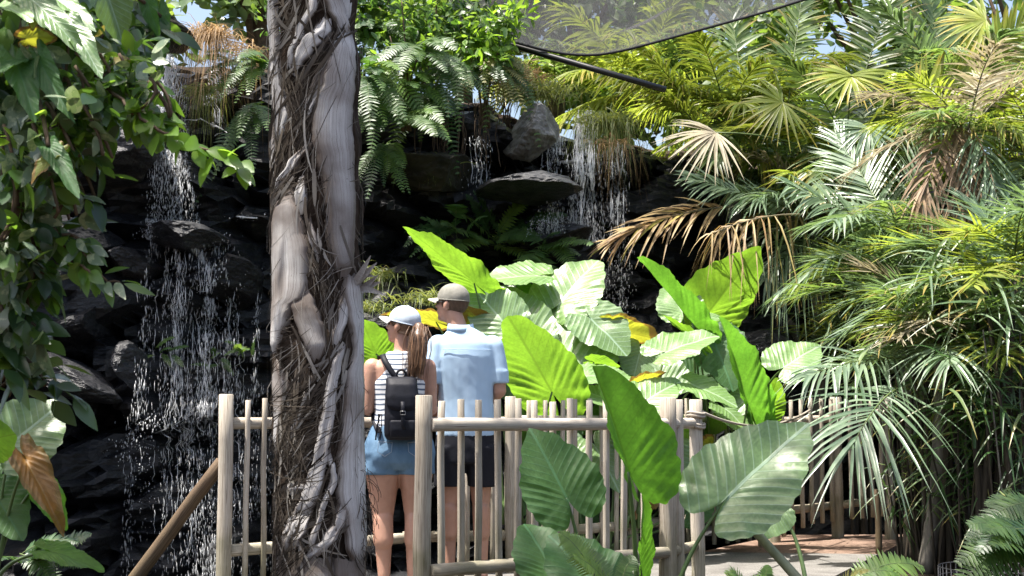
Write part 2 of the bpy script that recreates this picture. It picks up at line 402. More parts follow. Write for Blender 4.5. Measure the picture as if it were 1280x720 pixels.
cy.max_bounces = 7; cy.diffuse_bounces = 3; cy.glossy_bounces = 2; cy.transmission_bounces = 4; cy.transparent_max_bounces = 8
cy.sample_clamp_indirect = 6.0; cy.caustics_reflective = False; cy.caustics_refractive = False

def smooth_tab(x, tab):
    if x <= tab[0][0]: return tab[0][1]
    for (a, b), (c, d) in zip(tab, tab[1:]):
        if x <= c: return b + (d - b) * (x - a) / (c - a)
    return tab[-1][1]
def interp(x, tab):
    if x <= tab[0][0]: return tab[0][1]
    for (a, b), (c, d) in zip(tab, tab[1:]):
        if x <= c:
            t = (x - a) / (c - a); t = t * t * (3 - 2 * t)
            return b + (d - b) * t
    return tab[-1][1]

# ================================================================== ground, pond, path
def edge_y(x): return interp(x, [(-1.9, 7.0), (-1.6, 8.35), (0, 9.55), (1.4, 10.6), (2.3, 11.95), (3.4, 11.95), (4.2, 13.5), (5, 15)])
def lin(a, b, n): return [a + (b - a) * i / (n - 1) for i in range(n)]
xs = [-300, -120, -50, -25, -14] + lin(-9, 9, 110) + [14, 25, 50, 120, 300]
ys = [-60, -20, -5, 1, 3] + lin(4, 16, 90) + [18, 22, 30, 60, 150, 400]
g = MB()
for y in ys:
    for x in xs:
        z = -.06 + .025 * noise.noise(V((x * 1.7, y * 1.7, 0))) + .02 * noise.noise(V((x * 6, y * 6, 3)))
        d = y - edge_y(x)
        if x < -4.5: d -= (-4.5 - x) * .6
        if 0 < d and y < 15 and x < 4.6: z -= min(1, d / .35) * 1.2
        g.v.append(V((x, y, z))); g.uv.append((x, y))
nx = len(xs)
for j in range(len(ys) - 1):
    for i in range(nx - 1):
        g.f.append((j * nx + i, j * nx + i + 1, (j + 1) * nx + i + 1, (j + 1) * nx + i)); g.m.append(0)
o = g.build('ground', M['soil']); tag(o, 'dark brown garden soil under the plants', None, None, 'structure')
wm = simple('pond_water', (.006, .008, .008), .08, .5)
wnz = N(wm.node_tree, 'ShaderNodeTexNoise', i_Scale=9.0, i_Detail=3.0)
wb = N(wm.node_tree, 'ShaderNodeBump'); wb.inputs['Strength'].default_value = .25; wb.inputs['Distance'].default_value = .03
wm.node_tree.links.new(wnz.outputs[0], wb.inputs['Height'])
wm.node_tree.links.new(wb.outputs[0], [n for n in wm.node_tree.nodes if n.type == 'BSDF_PRINCIPLED'][0].inputs['Normal'])
g = MB(); g.add([V((-9, 6.2, -.55)), V((4.6, 6.2, -.55)), V((4.6, 14.4, -.55)), V((-9, 14.4, -.55))], [(0, 1, 2, 3)])
o = g.build('pond_water', wm, smooth=False); tag(o, 'dark pond water at the foot of the rocks', None, None, 'structure')

def paving_material(name, c1, c2, brick=None):
    m = solid_material(name, c1, c2, 6, .85, .25, (1, 1, 1), .35, 9.0, None, .008)
    nt = m.node_tree
    pb = [n for n in nt.nodes if n.type == 'BSDF_PRINCIPLED'][0]
    src = pb.inputs['Base Color'].links[0].from_socket
    tc = N(nt, 'ShaderNodeTexCoord')
    n2 = N(nt, 'ShaderNodeTexNoise', i_Scale=90.0, i_Detail=2.0); nt.links.new(tc.outputs['Object'], n2.inputs['Vector'])
    col = mixc(nt, src, ramp_out(nt, n2.outputs['Fac'], [(.35, (.7, .7, .7)), (.65, (1.2, 1.2, 1.2))]), 1.0, 'MULTIPLY')
    if brick:
        mp = N(nt, 'ShaderNodeMapping'); mp.inputs['Rotation'].default_value = (0, 0, .35); nt.links.new(tc.outputs['Object'], mp.inputs['Vector'])
        b = N(nt, 'ShaderNodeTexBrick', i_Scale=1.0); b.inputs['Brick Width'].default_value = brick[0]; b.inputs['Row Height'].default_value = brick[1]
        b.inputs['Mortar Size'].default_value = .006; b.inputs['Color1'].default_value = (1, 1, 1, 1); b.inputs['Color2'].default_value = (.8, .8, .8, 1); b.inputs['Mortar'].default_value = (.35, .33, .3, 1)
        nt.links.new(mp.outputs[0], b.inputs['Vector'])
        col = mixc(nt, col, b.outputs['Color'], 1.0, 'MULTIPLY')
    nt.links.new(col, pb.inputs['Base Color'])
    return m
def slab(name, pts, z0, z1, mat, label):
    b = MB(); n = len(pts)
    b.add([V((x, y, z0)) for x, y in pts] + [V((x, y, z1)) for x, y in pts],
          [tuple(range(n))[::-1], tuple(range(n, 2 * n))] + [(i, (i + 1) % n, n + (i + 1) % n, n + i) for i in range(n)])
    o = b.build(name, mat, smooth=False); tag(o, label, None, None, 'structure'); return o
slab('walkway', [(-1.85, 8.0), (-.75, 7.3), (-.3, 7.3), (1.25, 8.75), (2.0, 8.98), (2.62, 10.3), (1.35, 10.45), (-.02, 9.35), (-1.7, 8.45)], -.12, 0,
     paving_material('grey_paving', (.115, .108, .10), (.2, .19, .178)), 'pale grey concrete walkway beside the fence')
slab('path', [(2.624, 10.3), (3.35, 11.85), (2.2, 11.8), (1.352, 10.454)], -.12, -.004,
     paving_material('red_paving', (.17, .105, .075), (.3, .21, .16), (.55, .12)), 'reddish brown boarded path by the far fence')

# ================================================================== rock cliff
CY = [(-9, 9.6), (-4, 10.0), (-2.6, 11.0), (-1, 11.6), (0, 12.2), (.8, 12.8), (1.8, 13.2), (3, 13.2), (5, 12.6), (9, 12)]
CH = [(-9, 3.9), (-3, 3.8), (-1.2, 3.75), (-.3, 3.7), (.35, 3.62), (1, 3.55), (1.6, 3.4), (9, 3.3)]
def hsh(p): 
    return (sin(p.x * 12.9898 + p.y * 78.233 + p.z * 37.719) * 43758.5453) % 1.0
def cliff_y(x, z):
    H = interp(x, CH)
    y = interp(x, CY)
    t = max(0, H - z)
    y -= .16 * t + .22 * (t // .9) * .5
    q = V((x * 1.25 + .25 * noise.noise(V((x, z, 0))), z * 2.3 + .6 * noise.noise(V((x * .8, z * .8, 5))), 0))
    d, pts = noise.voronoi(q)
    y -= .55 * (hsh(pts[0]) - .3)
    y += .28 * max(0, 1 - (d[1] - d[0]) / .16)
    q2 = V((x * 3.1, z * 5.5, 2.0)); d2, p2 = noise.voronoi(q2)
    y -= .12 * hsh(p2[0]); y += .05 * max(0, 1 - (d2[1] - d2[0]) / .2)
    y += .06 * noise.noise(V((x * 6, z * 9, 1))) + .025 * noise.noise(V((x * 17, z * 22, 1)))
    return y
def on_cliff(px, py, off=0.0):
    """point on the cliff face (minus off) seen near pixel px, py"""
    Y = 11.5
    for _ in range(4):
        p = at(px, py, Y); Y = cliff_y(p.x, p.z) - off
    return at(px, py, Y)
g = MB(); nx, nz, nt_ = 250, 120, 12
for i in range(nx):
    x = -9 + 18 * i / (nx - 1)
    H = interp(x, CH) + .12 * noise.noise(V((x * 1.3, 0, 7))) + .05 * noise.noise(V((x * 5, 0, 7)))
    for j in range(nz):
        z = -1.35 + (H + 1.35) * j / (nz - 1)
        y = cliff_y(x, z)
        if j > nz - 6: y += .02 * (j - nz + 6) ** 2
        g.v.append(V((x + .05 * noise.noise(V((x * 4, z * 4, 8))), y, z))); g.uv.append((x, z))
    yt = cliff_y(x, H) + .7
    for j in range(nt_):
        t = (j + 1) / nt_
        y = yt + (24 - yt) * t * t + .15
        z = H + .15 * noise.noise(V((x, y, 0))) + .5 * t
        if j == nt_ - 1: z = -1.35
        g.v.append(V((x, y, z))); g.uv.append((x, z))
st = nz + nt_
for i in range(nx - 1):
    for j in range(st - 1):
        a = i * st + j
        g.f.append((a, a + st, a + st + 1, a + 1)); g.m.append(0 if j < nz - 3 else 1)
o = g.build('rock_cliff', [M['rock'], M['soil']], at_loc=(0, 12, -1.35), smooth=False)
tag(o, 'black wet rock face behind the waterfalls, split into ledges', 'cliff')

def boulder(name, label, px, py, wpx, hpx, Y, mat, depth=None, seed=0, tilt=0.0, group=None, off=None):
    """angular rock: a ball cut by random planes and roughened"""
    c = at(px, py, Y)
    sx, sz = wpx * .5 * Y / FPX, hpx * .5 * Y / FPX
    sy = depth or sx * .8
    r = random.Random(seed)
    bm = bmesh.new(); bmesh.ops.create_icosphere(bm, subdivisions=5, radius=1)
    planes = []
    for k in range(9):
        n = V((r.uniform(-1, 1), r.uniform(-1, 1), r.uniform(-1, 1))).normalized()
        planes.append((n, r.uniform(.42, .8)))
    planes += [(V((0, 0, 1)), .8), (V((0, -1, .1)).normalized(), .8)]
    ca, sa = cos(tilt), sin(tilt)
    b = MB()
    for v in bm.verts:
        p = v.co.copy()
        for n, dd in planes:
            e = p.dot(n) - dd
            if e > 0: p -= n * e * .93
        p *= 1.24
        p += v.co * (.07 * noise.noise(p * 2.2 + V((seed, 0, 0))) + .03 * noise.noise(p * 7 + V((seed, 0, 0))) + .015 * noise.noise(p * 19))
        q = V((p.x * sx, p.y * sy, p.z * sz))
        b.v.append(V((c.x + q.x * ca - q.z * sa, c.y + q.y, c.z + q.x * sa + q.z * ca))); b.uv.append((0, 0))
    for f in bm.faces: b.f.append(tuple(v.index for v in f.verts)); b.m.append(0)
    bm.free()
    o = b.build(name, mat, at_loc=c, smooth=False)
    return tag(o, label, 'rock', group)
RK = 'rocks jutting from the dark cliff'
for i, (lab, px, py, w, h, Y, mat, dep, tilt) in enumerate([
    ('dark flat-topped rock left of the upper left waterfall', 150, 195, 110, 62, 10.2, 'ledge', .5, .05),
    ('small rounded black rock under the leafy vine tips at the left', 105, 300, 70, 62, 10.0, 'rock', .45, -.1),
    ('wet grey ledge splashed white in the middle of the left waterfall', 232, 300, 90, 34, 10.35, 'ledge', .5, -.05),
    ('square black rock beside the splash ledge, left of the falling water', 172, 335, 62, 46, 10.3, 'ledge', .4, 0),
    ('long low slab with a sunlit top edge at the lower left', 95, 470, 130, 46, 9.9, 'ledge', .55, -.28),
    ('upright grey stone standing on the left edge of the lower waterfall', 170, 458, 44, 62, 10.0, 'ledge', .3, .05),
    ('sloping black boulder above the long low slab at the left', 95, 415, 120, 90, 10.15, 'rock', .5, -.5),
    ('thin pale-edged ledge right of the left waterfall, beside the palm trunk', 318, 277, 56, 14, 10.9, 'ledge', .35, 0),
    ('rounded wet rock behind the lower left curtain of water', 285, 350, 70, 60, 10.5, 'rock', .4, 0),
    ('big pale grey boulder at the top beside the right waterfall', 664, 172, 66, 66, 11.9, 'pale_rock', .5, .1),
    ('mossy brown boulder under the hanging ferns', 538, 220, 100, 52, 11.4, 'moss_rock', .5, .05),
    ('flat dark slab jutting out below the pale boulder', 668, 238, 122, 38, 11.5, 'ledge', .6, .12),
    ('wet splash ledge at the foot of the right waterfall', 700, 300, 90, 30, 11.9, 'ledge', .5, .05),
    ('low black rock with a foamy rim behind the elephant ear leaves', 945, 432, 80, 34, 12.3, 'ledge', .4, 0),
    ('dark overhanging rock at the lip of the left waterfall', 216, 42, 70, 34, 10.3, 'moss_rock', .5, -.1),
    ('black block of rock behind the heads of the two visitors', 590, 385, 120, 50, 11.6, 'rock', .5, 0),
]):
    boulder('boulder', lab, px, py, w, h, Y, M[mat], dep, 31 + i * 7, tilt, RK)

# ================================================================== waterfalls
def water_material():
    m, nt, nd, L = new_mat('falling_water')
    pb = N(nt, 'ShaderNodeBsdfPrincipled'); pb.inputs['Base Color'].default_value = (.93, .93, .93, 1); pb.inputs['Roughness'].default_value = .15
    tb = N(nt, 'ShaderNodeBsdfTranslucent'); tb.inputs['Color'].default_value = (.85, .9, .95, 1)
    mx = N(nt, 'ShaderNodeMixShader'); mx.inputs[0].default_value = .45
    L.new(pb.outputs[0], mx.inputs[1]); L.new(tb.outputs[0], mx.inputs[2])
    tr = N(nt, 'ShaderNodeBsdfTransparent'); m2 = N(nt, 'ShaderNodeMixShader'); m2.inputs[0].default_value = .62
    L.new(tr.outputs[0], m2.inputs[1]); L.new(mx.outputs[0], m2.inputs[2])
    out = N(nt, 'ShaderNodeOutputMaterial'); L.new(m2.outputs[0], out.inputs[0])
    return m
M['water'] = water_material()
def drop(b, p, s, e):
    """elongated drop: half-width s, half-height e"""
    a = RND.uniform(0, 6)
    x, y = cos(a) * s, sin(a) * s
    sk = RND.uniform(-.15, .15) * e
    b.add([p + V((x, y, 0)), p + V((-y, x, 0)), p + V((-x, -y, 0)), p + V((y, -x, 0)), p + V((sk, 0, e)), p + V((-sk, 0, -e))],
          [(0, 1, 4), (1, 2, 4), (2, 3, 4), (3, 0, 4), (1, 0, 5), (2, 1, 5), (3, 2, 5), (0, 3, 5)])
def drops(b, n, poly, off=(.08, .35), size=(.003, .009), stretch=(1.2, 4), bias=1.0):
    """n drops between rows (py, px0, px1)"""
    y0, y1 = poly[0][0], poly[-1][0]
    cols = [min(1, max(0, RND.gauss(.5, .27))) for _ in range(16)]
    for _ in range(n):
        py = y0 + (y1 - y0) * RND.random() ** bias
        for (a, l0, r0), (c, l1, r1) in zip(poly, poly[1:]):
            if py <= c:
                t = (py - a) / (c - a); l = l0 + (l1 - l0) * t; r = r0 + (r1 - r0) * t; break
        if RND.random() < .75: u = RND.choice(cols) + RND.gauss(0, 1.3) / max(10, r - l)
        else: u = (RND.random() + RND.random()) / 2
        px = l + (r - l) * u
        p = on_cliff_fast(px, py) 
        p.y -= RND.uniform(*off)
        s = (size[0] + (size[1] - size[0]) * RND.random() ** 3.5) * .5
        drop(b, p, s, s * RND.uniform(*stretch) * 2.6)
_cc = {}
def on_cliff_fast(px, py):
    k = (int(px // 8), int(py // 8))
    if k not in _cc:
        _cc[k] = on_cliff(k[0] * 8 + 4, k[1] * 8 + 4).y
    return at(px, py, _cc[k])
def strand(b, pts, r, off=.15, wob=3):
    """a rope of water following pixel points down the rock"""
    out = []
    n = 0
    for (x0, y0), (x1, y1) in zip(pts, pts[1:]):
        m = max(3, int(abs(y1 - y0) / 4 + abs(x1 - x0) / 8))
        for k in range(m):
            t = k / m; n += 1
            p = on_cliff_fast(x0 + (x1 - x0) * t + wob * noise.noise(V((n * .35, r * 900, x0))), y0 + (y1 - y0) * t)
            p.y -= off; out.append(p)
    for i in range(1, len(out)):            # falling water does not jump with each crack
        out[i].y = min(out[i].y, out[i - 1].y * .75 + out[i].y * .25)
    rr = [r * max(.12, .75 + 1.0 * noise.noise(V((i * .5, x0, r * 700)))) for i in range(len(out))]
    b.tube(out, rr, 5)
fall = thing('waterfall', 'tall waterfall breaking into drops on the black rocks left of the palm trunk', 'waterfall', at(230, 300, 10.2), 'waterfalls on the cliff')
b = MB()
for k in range(16):
    x = 214 + RND.uniform(-7, 9); y = 72 + RND.uniform(0, 8)
    pts = [(x, y)]
    for s in range(RND.randint(3, 7)):
        x += RND.uniform(-9, 9) + (-2 if k % 2 else 2); y += RND.uniform(14, 26); pts.append((x, y))
    strand(b, pts, RND.uniform(.004, .009), .2)
for k in range(130):
    x = RND.choice((212, 225, 238, 244, 252, 283, 290, 300)) + RND.gauss(0, 7); y = RND.uniform(300, 660)
    strand(b, [(x, y), (x + RND.uniform(-2, 2), y + RND.uniform(20, 90))], RND.uniform(.0008, .0024), .2, 1.5)
for pts in ([(235, 156), (262, 158), (290, 172), (298, 184)], [(275, 176), (292, 172)], [(208, 112), (228, 120), (240, 116)], [(196, 300), (225, 296), (262, 302)], [(302, 275), (336, 279)]):
    strand(b, pts, .006, .22, 1)
_ws = b.build('water_strands', M['water'], fall); _ws['kind'] = 'stuff'
b = MB()
drops(b, 3315, [(78, 206, 232), (120, 196, 246), (220, 192, 252), (300, 188, 268)], stretch=(1.3, 5), size=(.002, .007))
drops(b, 1547, [(284, 196, 262), (306, 186, 272)], (.15, .5), (.002, .006), (.8, 1.5))
drops(b, 3600, [(300, 200, 285), (345, 190, 330), (470, 185, 325), (520, 180, 332)], size=(.002, .0075), stretch=(1.5, 6))
drops(b, 2700, [(480, 185, 335), (560, 170, 342), (720, 170, 345)], size=(.002, .0055), stretch=(1.5, 7))
o = b.build('water_drops', M['water'], fall); o['kind'] = 'stuff'
b = MB()
for (x, y, w, h, n) in ((228, 296, 70, 12, 260), (300, 345, 60, 26, 160), (205, 530, 60, 14, 110), (190, 580, 20, 90, 130), (255, 525, 60, 10, 90), (165, 560, 30, 20, 60), (300, 640, 60, 30, 140), (318, 276, 40, 5, 40), (130, 205, 60, 20, 60)):
    for k in range(n):
        px, py = x + RND.gauss(0, w / 2.4), y + RND.gauss(0, h / 2.4)
        p = on_cliff_fast(px, py); p.y -= RND.uniform(.1, .3)
        s_ = .0015 + .005 * RND.random() ** 3; drop(b, p, s_, s_ * RND.uniform(1, 2.5))
o = b.build('splash', M['water'], fall); o['kind'] = 'stuff'
fall2 = thing('waterfall', 'narrow bright waterfall pouring over the ledge right of the pale boulder', 'waterfall', at(730, 250, 12.2), 'waterfalls on the cliff')
b = MB()
for k in range(15):
    x = RND.choice((722, 727, 733, 738)) + RND.uniform(-3, 3); y = 150 + RND.uniform(-3, 6)
    strand(b, [(x, y), (x + RND.uniform(-3, 3), y + 60), (x + RND.uniform(-6, 6), y + RND.uniform(90, 155))], RND.uniform(.0025, .007), .35, 2)
for k in range(7):
    x = RND.uniform(678, 704); y = RND.uniform(165, 195)
    strand(b, [(x, y), (x + RND.uniform(-4, 4), y + RND.uniform(15, 40))], RND.uniform(.003, .006), .5, 2)
for k in range(5):
    x = RND.uniform(762, 776); y = RND.uniform(175, 200)
    strand(b, [(x, y), (x + RND.uniform(-3, 3), y + RND.uniform(60, 120))], RND.uniform(.003, .007), .25, 2)
_ws = b.build('water_strands', M['water'], fall2); _ws['kind'] = 'stuff'
b = MB()
drops(b, 2300, [(155, 717, 744), (230, 713, 748), (310, 706, 754)], (.25, .5), (.002, .007), (1.5, 6))
drops(b, 1105, [(180, 674, 706), (300, 668, 720)], (.3, .6), (.002, .007), (1, 4))
drops(b, 1105, [(282, 662, 730), (302, 655, 735)], (.3, .7), (.002, .006), (.8, 1.5))
drops(b, 1105, [(190, 758, 780), (320, 745, 790), (400, 735, 800)], (.2, .4), (.002, .006), (1.5, 6))
o = b.build('water_drops', M['water'], fall2); o['kind'] = 'stuff'
fall3 = thing('water_trickle', 'thin trickle dripping from the moss, between the left waterfall and the palm trunk', 'waterfall', at(275, 130, 10.8), 'waterfalls on the cliff')
b = MB()
for k in range(3):
    x = 270 + k * 3
    strand(b, [(x, 82 + 4 * k), (x + 4, 120), (x + 7 - k, 164)], .005, .2, 2)
drops(b, 353, [(90, 266, 278), (165, 268, 290)], (.1, .3), (.002, .006), (1, 5))
_ws = b.build('water_strands', M['water'], fall3); _ws['kind'] = 'stuff'
fall4 = thing('water_trickle', 'broken trickle falling in front of the mossy boulder, left of the flat slab', 'waterfall', at(600, 220, 11.4), 'waterfalls on the cliff')
b = MB()
for k in range(4):
    x = 588 + k * 6
    strand(b, [(x, 180 + 8 * k), (x + 4, 215), (x + 2, 240)], .004, .3, 2)
drops(b, 375, [(180, 582, 612), (250, 580, 620)], (.2, .4), (.002, .006), (1, 4))
_ws = b.build('water_strands', M['water'], fall4); _ws['kind'] = 'stuff'

# ================================================================== fences
def pole(b, p0, p1, r, n=10, taper=.92, flat=1.0, wob=.15):
    p0, p1 = V(p0), V(p1); pts, rr = [], []
    m = 9
    for i in range(m):
        t = i / (m - 1)
        p = p0.lerp(p1, t) + V((1, .6, .3)) * (r * wob * 1.8 * noise.noise(V((t * 2.5, p0.x * 7, p0.y * 5))))
        pts.append(p); rr.append(r * (1 - (1 - taper) * t) * (1 + .05 * noise.noise(V((t * 6, p0.x * 3, 2)))))
    d = (p1 - p0).normalized()
    pts = [pts[0]] + pts + [pts[-1] + d * r * .08]; rr = [rr[0] * .8] + rr + [rr[-1] * .86]
    pts[0] = pts[1] - d * r * .08
    b.tube(pts, rr, n, flat=flat)
def part_pole(name, parent, p0, p1, r, mat='wood', **k):
    b = MB(); pole(b, p0, p1, r, **k); return b.build(name, M[mat], parent)
def gx(px, Y): return (px - 640) / FPX * Y
FG = 'pale weathered picket fences around the walkway'
# back fence, along the far side of the walkway
bf = thing('picket_fence', 'pale picket fence along the pond, passing behind the trunk and the two visitors', 'fence', (gx(284, 8.2), 8.2, 0), FG)
line = [(284, 8.2), (500, 9.0), (638, 9.2), (790, 9.95), (950, 10.9)]
P2 = [V((gx(px, Y), Y, 0)) for px, Y in line]
for i, p in enumerate(P2):
    if i in (1,): continue
    part_pole('post', bf, p + V((0, 0, -.9 if i == 0 else -.3)), p + V((0, 0, 1.13 if i == 0 else 1.12)), .045 if i == 0 else .04)
for a, c in zip(P2, P2[1:]):
    for z, r in ((.965, .036), (.24, .036)):
        part_pole('rail', bf, a + V((.02, .03, z)), c + V((.02, .03, z - .005)), r)
    L_ = (c - a).length; n = int(L_ / .155)
    for k in range(1, n + 1):
        t = k / (n + 1) + RND.uniform(-.03, .03) / L_
        if a is P2[0]: t = (.115, .215, .5, .62, .74, .86, .93)[min(k - 1, 6)]
        q = a.lerp(c, t)
        if a is P2[0] and 2 < k: continue
        d = V((0, -.035, 0))
        part_pole('picket', bf, q + d + V((0, 0, .05)), q + d + V((RND.uniform(-.01, .01), 0, 1.1 + RND.uniform(-.02, .01))), .024, n=8, flat=.7)
part_pole('brace', bf, at(150, 748, 8.45), at(277, 578, 8.23), .043, 'wood_brown')
# front fence
ff = thing('picket_fence', 'pale picket fence in front of the two visitors, its big corner post beside the backpack', 'fence', (gx(528, 7.45), 7.45, 0), FG)
A, B_, C_ = V((gx(529, 7.45), 7.45, 0)), V((gx(833, 8.55), 8.55, 0)), V((gx(869, 8.85), 8.85, 0))
part_pole('post', ff, A + V((0, 0, -.1)), A + V((0, 0, 1.12)), .048, n=14)
part_pole('post', ff, B_ + V((0, -.03, -.1)), B_ + V((0, -.03, 1.11)), .054, n=14)
part_pole('post', ff, B_ + V((.07, .07, -.1)), B_ + V((.07, .07, 1.1)), .04)
part_pole('post', ff, C_ + V((0, 0, -.1)), C_ + V((0, 0, 1.1)), .044)
for z0, z1 in ((.972, .958), (.218, .205)):
    part_pole('rail', ff, A + V((.045, -.012, z0)), B_ + V((-.02, -.08, z1)), .036, n=12)
    part_pole('rail', ff, B_ + V((.03, .0, z1)), C_ + V((-.02, -.02, z1)), .034, n=12)
for px, top in ((551, 498), (576, 498), (598, 499), (623, 499), (647, 500), (669, 500), (691, 500), (712, 501), (735, 501), (757, 501), (779, 502), (804, 502)):
    t = (px - 529) / (833 - 529)
    Y = 7.45 + (8.55 - 7.45) * t / (t + (1 - t) * 8.55 / 7.45) 
    q = V((gx(px, Y + .03), Y + .03, 0))
    part_pole('picket', ff, q + V((0, .03, .06)), q + V((RND.uniform(-.008, .008), .03, 1.1 + RND.uniform(-.012, .008))), .027, n=8, flat=.75)
# far fence at the right
rf = thing('picket_fence', 'grey picket fence at the end of the path, half hidden by a drooping palm frond', 'fence', (gx(1043, 11.6), 11.6, 0), FG)
R0, R1, R2 = V((gx(965, 11.2), 11.2, 0)), V((gx(1043, 11.6), 11.6, 0)), V((gx(1108, 11.45), 11.45, 0))
part_pole('post', rf, R0 + V((0, 0, -.2)), R0 + V((0, 0, 1.1)), .045)
part_pole('post', rf, R1 + V((0, 0, -.1)), R1 + V((0, 0, 1.12)), .05)
part_pole('post', rf, R2 + V((0, 0, -.1)), R2 + V((0, 0, 1.12)), .045)
for z in (.95, .25):
    part_pole('rail', rf, R0 + V((0, .02, z - .02)), R1 + V((0, .02, z)), .035); part_pole('rail', rf, R1 + V((0, .02, z)), R2 + V((0, .02, z + .06)), .033)
for px, bot in ((976, 668), (987, 662), (1000, 657), (1012, 652), (1025, 651), (1037, 649), (1061, 646), (1074, 645), (1087, 644), (1099, 643)):
    t = (px - 965) / (1043 - 965)
    q = R0.lerp(R1, t) if t <= 1 else R1.lerp(R2, (px - 1043) / 65)
    q.x = gx(px, q.y - .04)
    zb = CAMZ - (bot - 500) / FPX * q.y
    part_pole('picket', rf, q + V((0, -.04, zb)), q + V((0, -.04, 1.1 + RND.uniform(-.02, .02))), .026, n=8, flat=.7)
stake = MB(); pole(stake, at(1099, 692, 10.35), at(1097, 612, 10.35), .024)
tag(stake.build('garden_stake', M['wood_brown'], at_loc=at(1099, 692, 10.35)), 'thin brown stake standing at the end of the grey fence beside the path', 'stake')
# rope
b = MB()
rp = simple('rope_fibre', (.36, .32, .27), .85, .2)
pc = C_ + V((0, 0, 1.02))
for z in (0, -.018, -.07, -.085):
    b.tube([pc + V((cos(a) * .053, sin(a) * .053, z + .006 * sin(a * 2))) for a in lin(0, 2 * pi, 20)], .009, 6)
end = V((gx(1003, 11.2), 11.2, 1.02))
b.tube([pc.lerp(end, t) + V((0, 0, -.10 * 4 * t * (1 - t))) + V((.05, 0, 0)) for t in lin(0, 1, 24)], .009, 6)
tag(b.build('rope', rp, at_loc=pc), 'grey rope tied round the end post of the front fence and strung across the walkway', 'rope')
# wire plant guard
wg = thing('plant_guard', 'round wire mesh guard standing on the soil under the dark palms', 'plant guard', V((gx(1232, 7.6), 7.6, -.06)))
b = MB(); c = V((gx(1232, 7.6), 7.6, 0))
for k in range(44):
    a = 2 * pi * k / 44
    p = c + V((cos(a) * .27, sin(a) * .27, 0)); b.tube([p + V((0, 0, -.06)), p + V((0, 0, .22))], .0022, 4)
b.build('upright_wires', simple('galvanised_wire', (.06, .06, .063), .5, .5, .3), wg)
b = MB()
for z in (0.0, .055, .11, .165, .22):
    b.tube([c + V((cos(a) * .27, sin(a) * .27, z)) for a in lin(0, 2 * pi, 49)], .0025, 4, cap=False)
b.build('hoops', bpy.data.materials['galvanised_wire'], wg)

# ================================================================== shade net and its pole
def net_material():
    m, nt, nd, L = new_mat('shade_net')
    tc = N(nt, 'ShaderNodeTexCoord')
    nz = N(nt, 'ShaderNodeTexNoise', i_Scale=3.0, i_Detail=6.0); L.new(tc.outputs['UV'], nz.inputs['Vector'])
    wv = N(nt, 'ShaderNodeTexWave', i_Scale=60.0, i_Distortion=1.5); L.new(tc.outputs['UV'], wv.inputs['Vector'])
    d = N(nt, 'ShaderNodeBsdfDiffuse'); d.inputs[0].default_value = (.045, .045, .049, 1)
    t = N(nt, 'ShaderNodeBsdfTranslucent'); t.inputs[0].default_value = (.045, .045, .049, 1)
    a = N(nt, 'ShaderNodeAddShader'); L.new(d.outputs[0], a.inputs[0]); L.new(t.outputs[0], a.inputs[1])
    tr = N(nt, 'ShaderNodeBsdfTransparent')
    mx = N(nt, 'ShaderNodeMixShader')
    rr = ramp(nt, [(.3, (.55,) * 3), (.7, (.78,) * 3)]); L.new(math_(nt, 'ADD', math_(nt, 'MULTIPLY', nz.outputs['Fac'], .8), math_(nt, 'MULTIPLY', wv.outputs['Fac'], .2)), rr.inputs[0])
    L.new(rr.outputs[0], mx.inputs[0])
    L.new(tr.outputs[0], mx.inputs[1]); L.new(a.outputs[0], mx.inputs[2])
    out = N(nt, 'ShaderNodeOutputMaterial'); L.new(mx.outputs[0], out.inputs[0])
    return m
nb = MB()
low = [(470, 20), (560, 30), (625, 48), (690, 65), (715, 68.5), (738, 69.5), (762, 67), (800, 58), (880, 36), (960, 14), (1010, -2), (1080, -22)]
nu, nv = 70, 26
for i in range(nu):
    px = 575 + 505 * i / (nu - 1)
    y0 = (smooth_tab(px - 14, low) + smooth_tab(px, low) + smooth_tab(px + 14, low)) / 3
    for j in range(nv):
        t = j / (nv - 1)
        Y = 11.6 + 1.2 * t
        p = at(px, y0, 11.6)
        q = at(px + (px - 720) * .25 * t, y0, 11.6)
        z = p.z + 1.35 * t - .3 * sin(pi * t) * (.6 + .4 * sin(px * .02))
        z += min(1, t * 4) * .08 * noise.noise(V((px * .012, t * 3, 0))) + min(1, t * 4) * .08 * noise.noise(V((px * .01 + t * 8, t * 9, 4)))
        nb.v.append(V((q.x * (Y / 11.6) ** .3, Y + min(1, t * 4) * .1 * noise.noise(V((px * .02, t * 4, 9))), z))); nb.uv.append((px * .01, t * 3))
for i in range(nu - 1):
    for j in range(nv - 1):
        a = i * nv + j; nb.f.append((a, a + nv, a + nv + 1, a + 1)); nb.m.append(0)
o = nb.build('shade_net', net_material(), at_loc=at(720, 40, 11)); tag(o, 'sagging grey shade netting stretched above the right waterfall', 'shade net')
hem = MB(); hem.tube([nb.v[i * nv] for i in range(nu)], .012, 6)
hm = hem.build('hem', simple('net_hem', (.03, .03, .033), .9, .1), o)
b = MB(); b.tube([at(560, 30, 11.9), at(628, 53, 11.75), at(735, 84, 11.5), at(832, 112, 11.3)], .026, 10)
tag(b.build('net_pole', simple('black_pipe', (.008, .008, .009), .3, .5), at_loc=at(735, 84, 11.5)), 'black plastic pipe slanting under the edge of the shade net', 'pole')
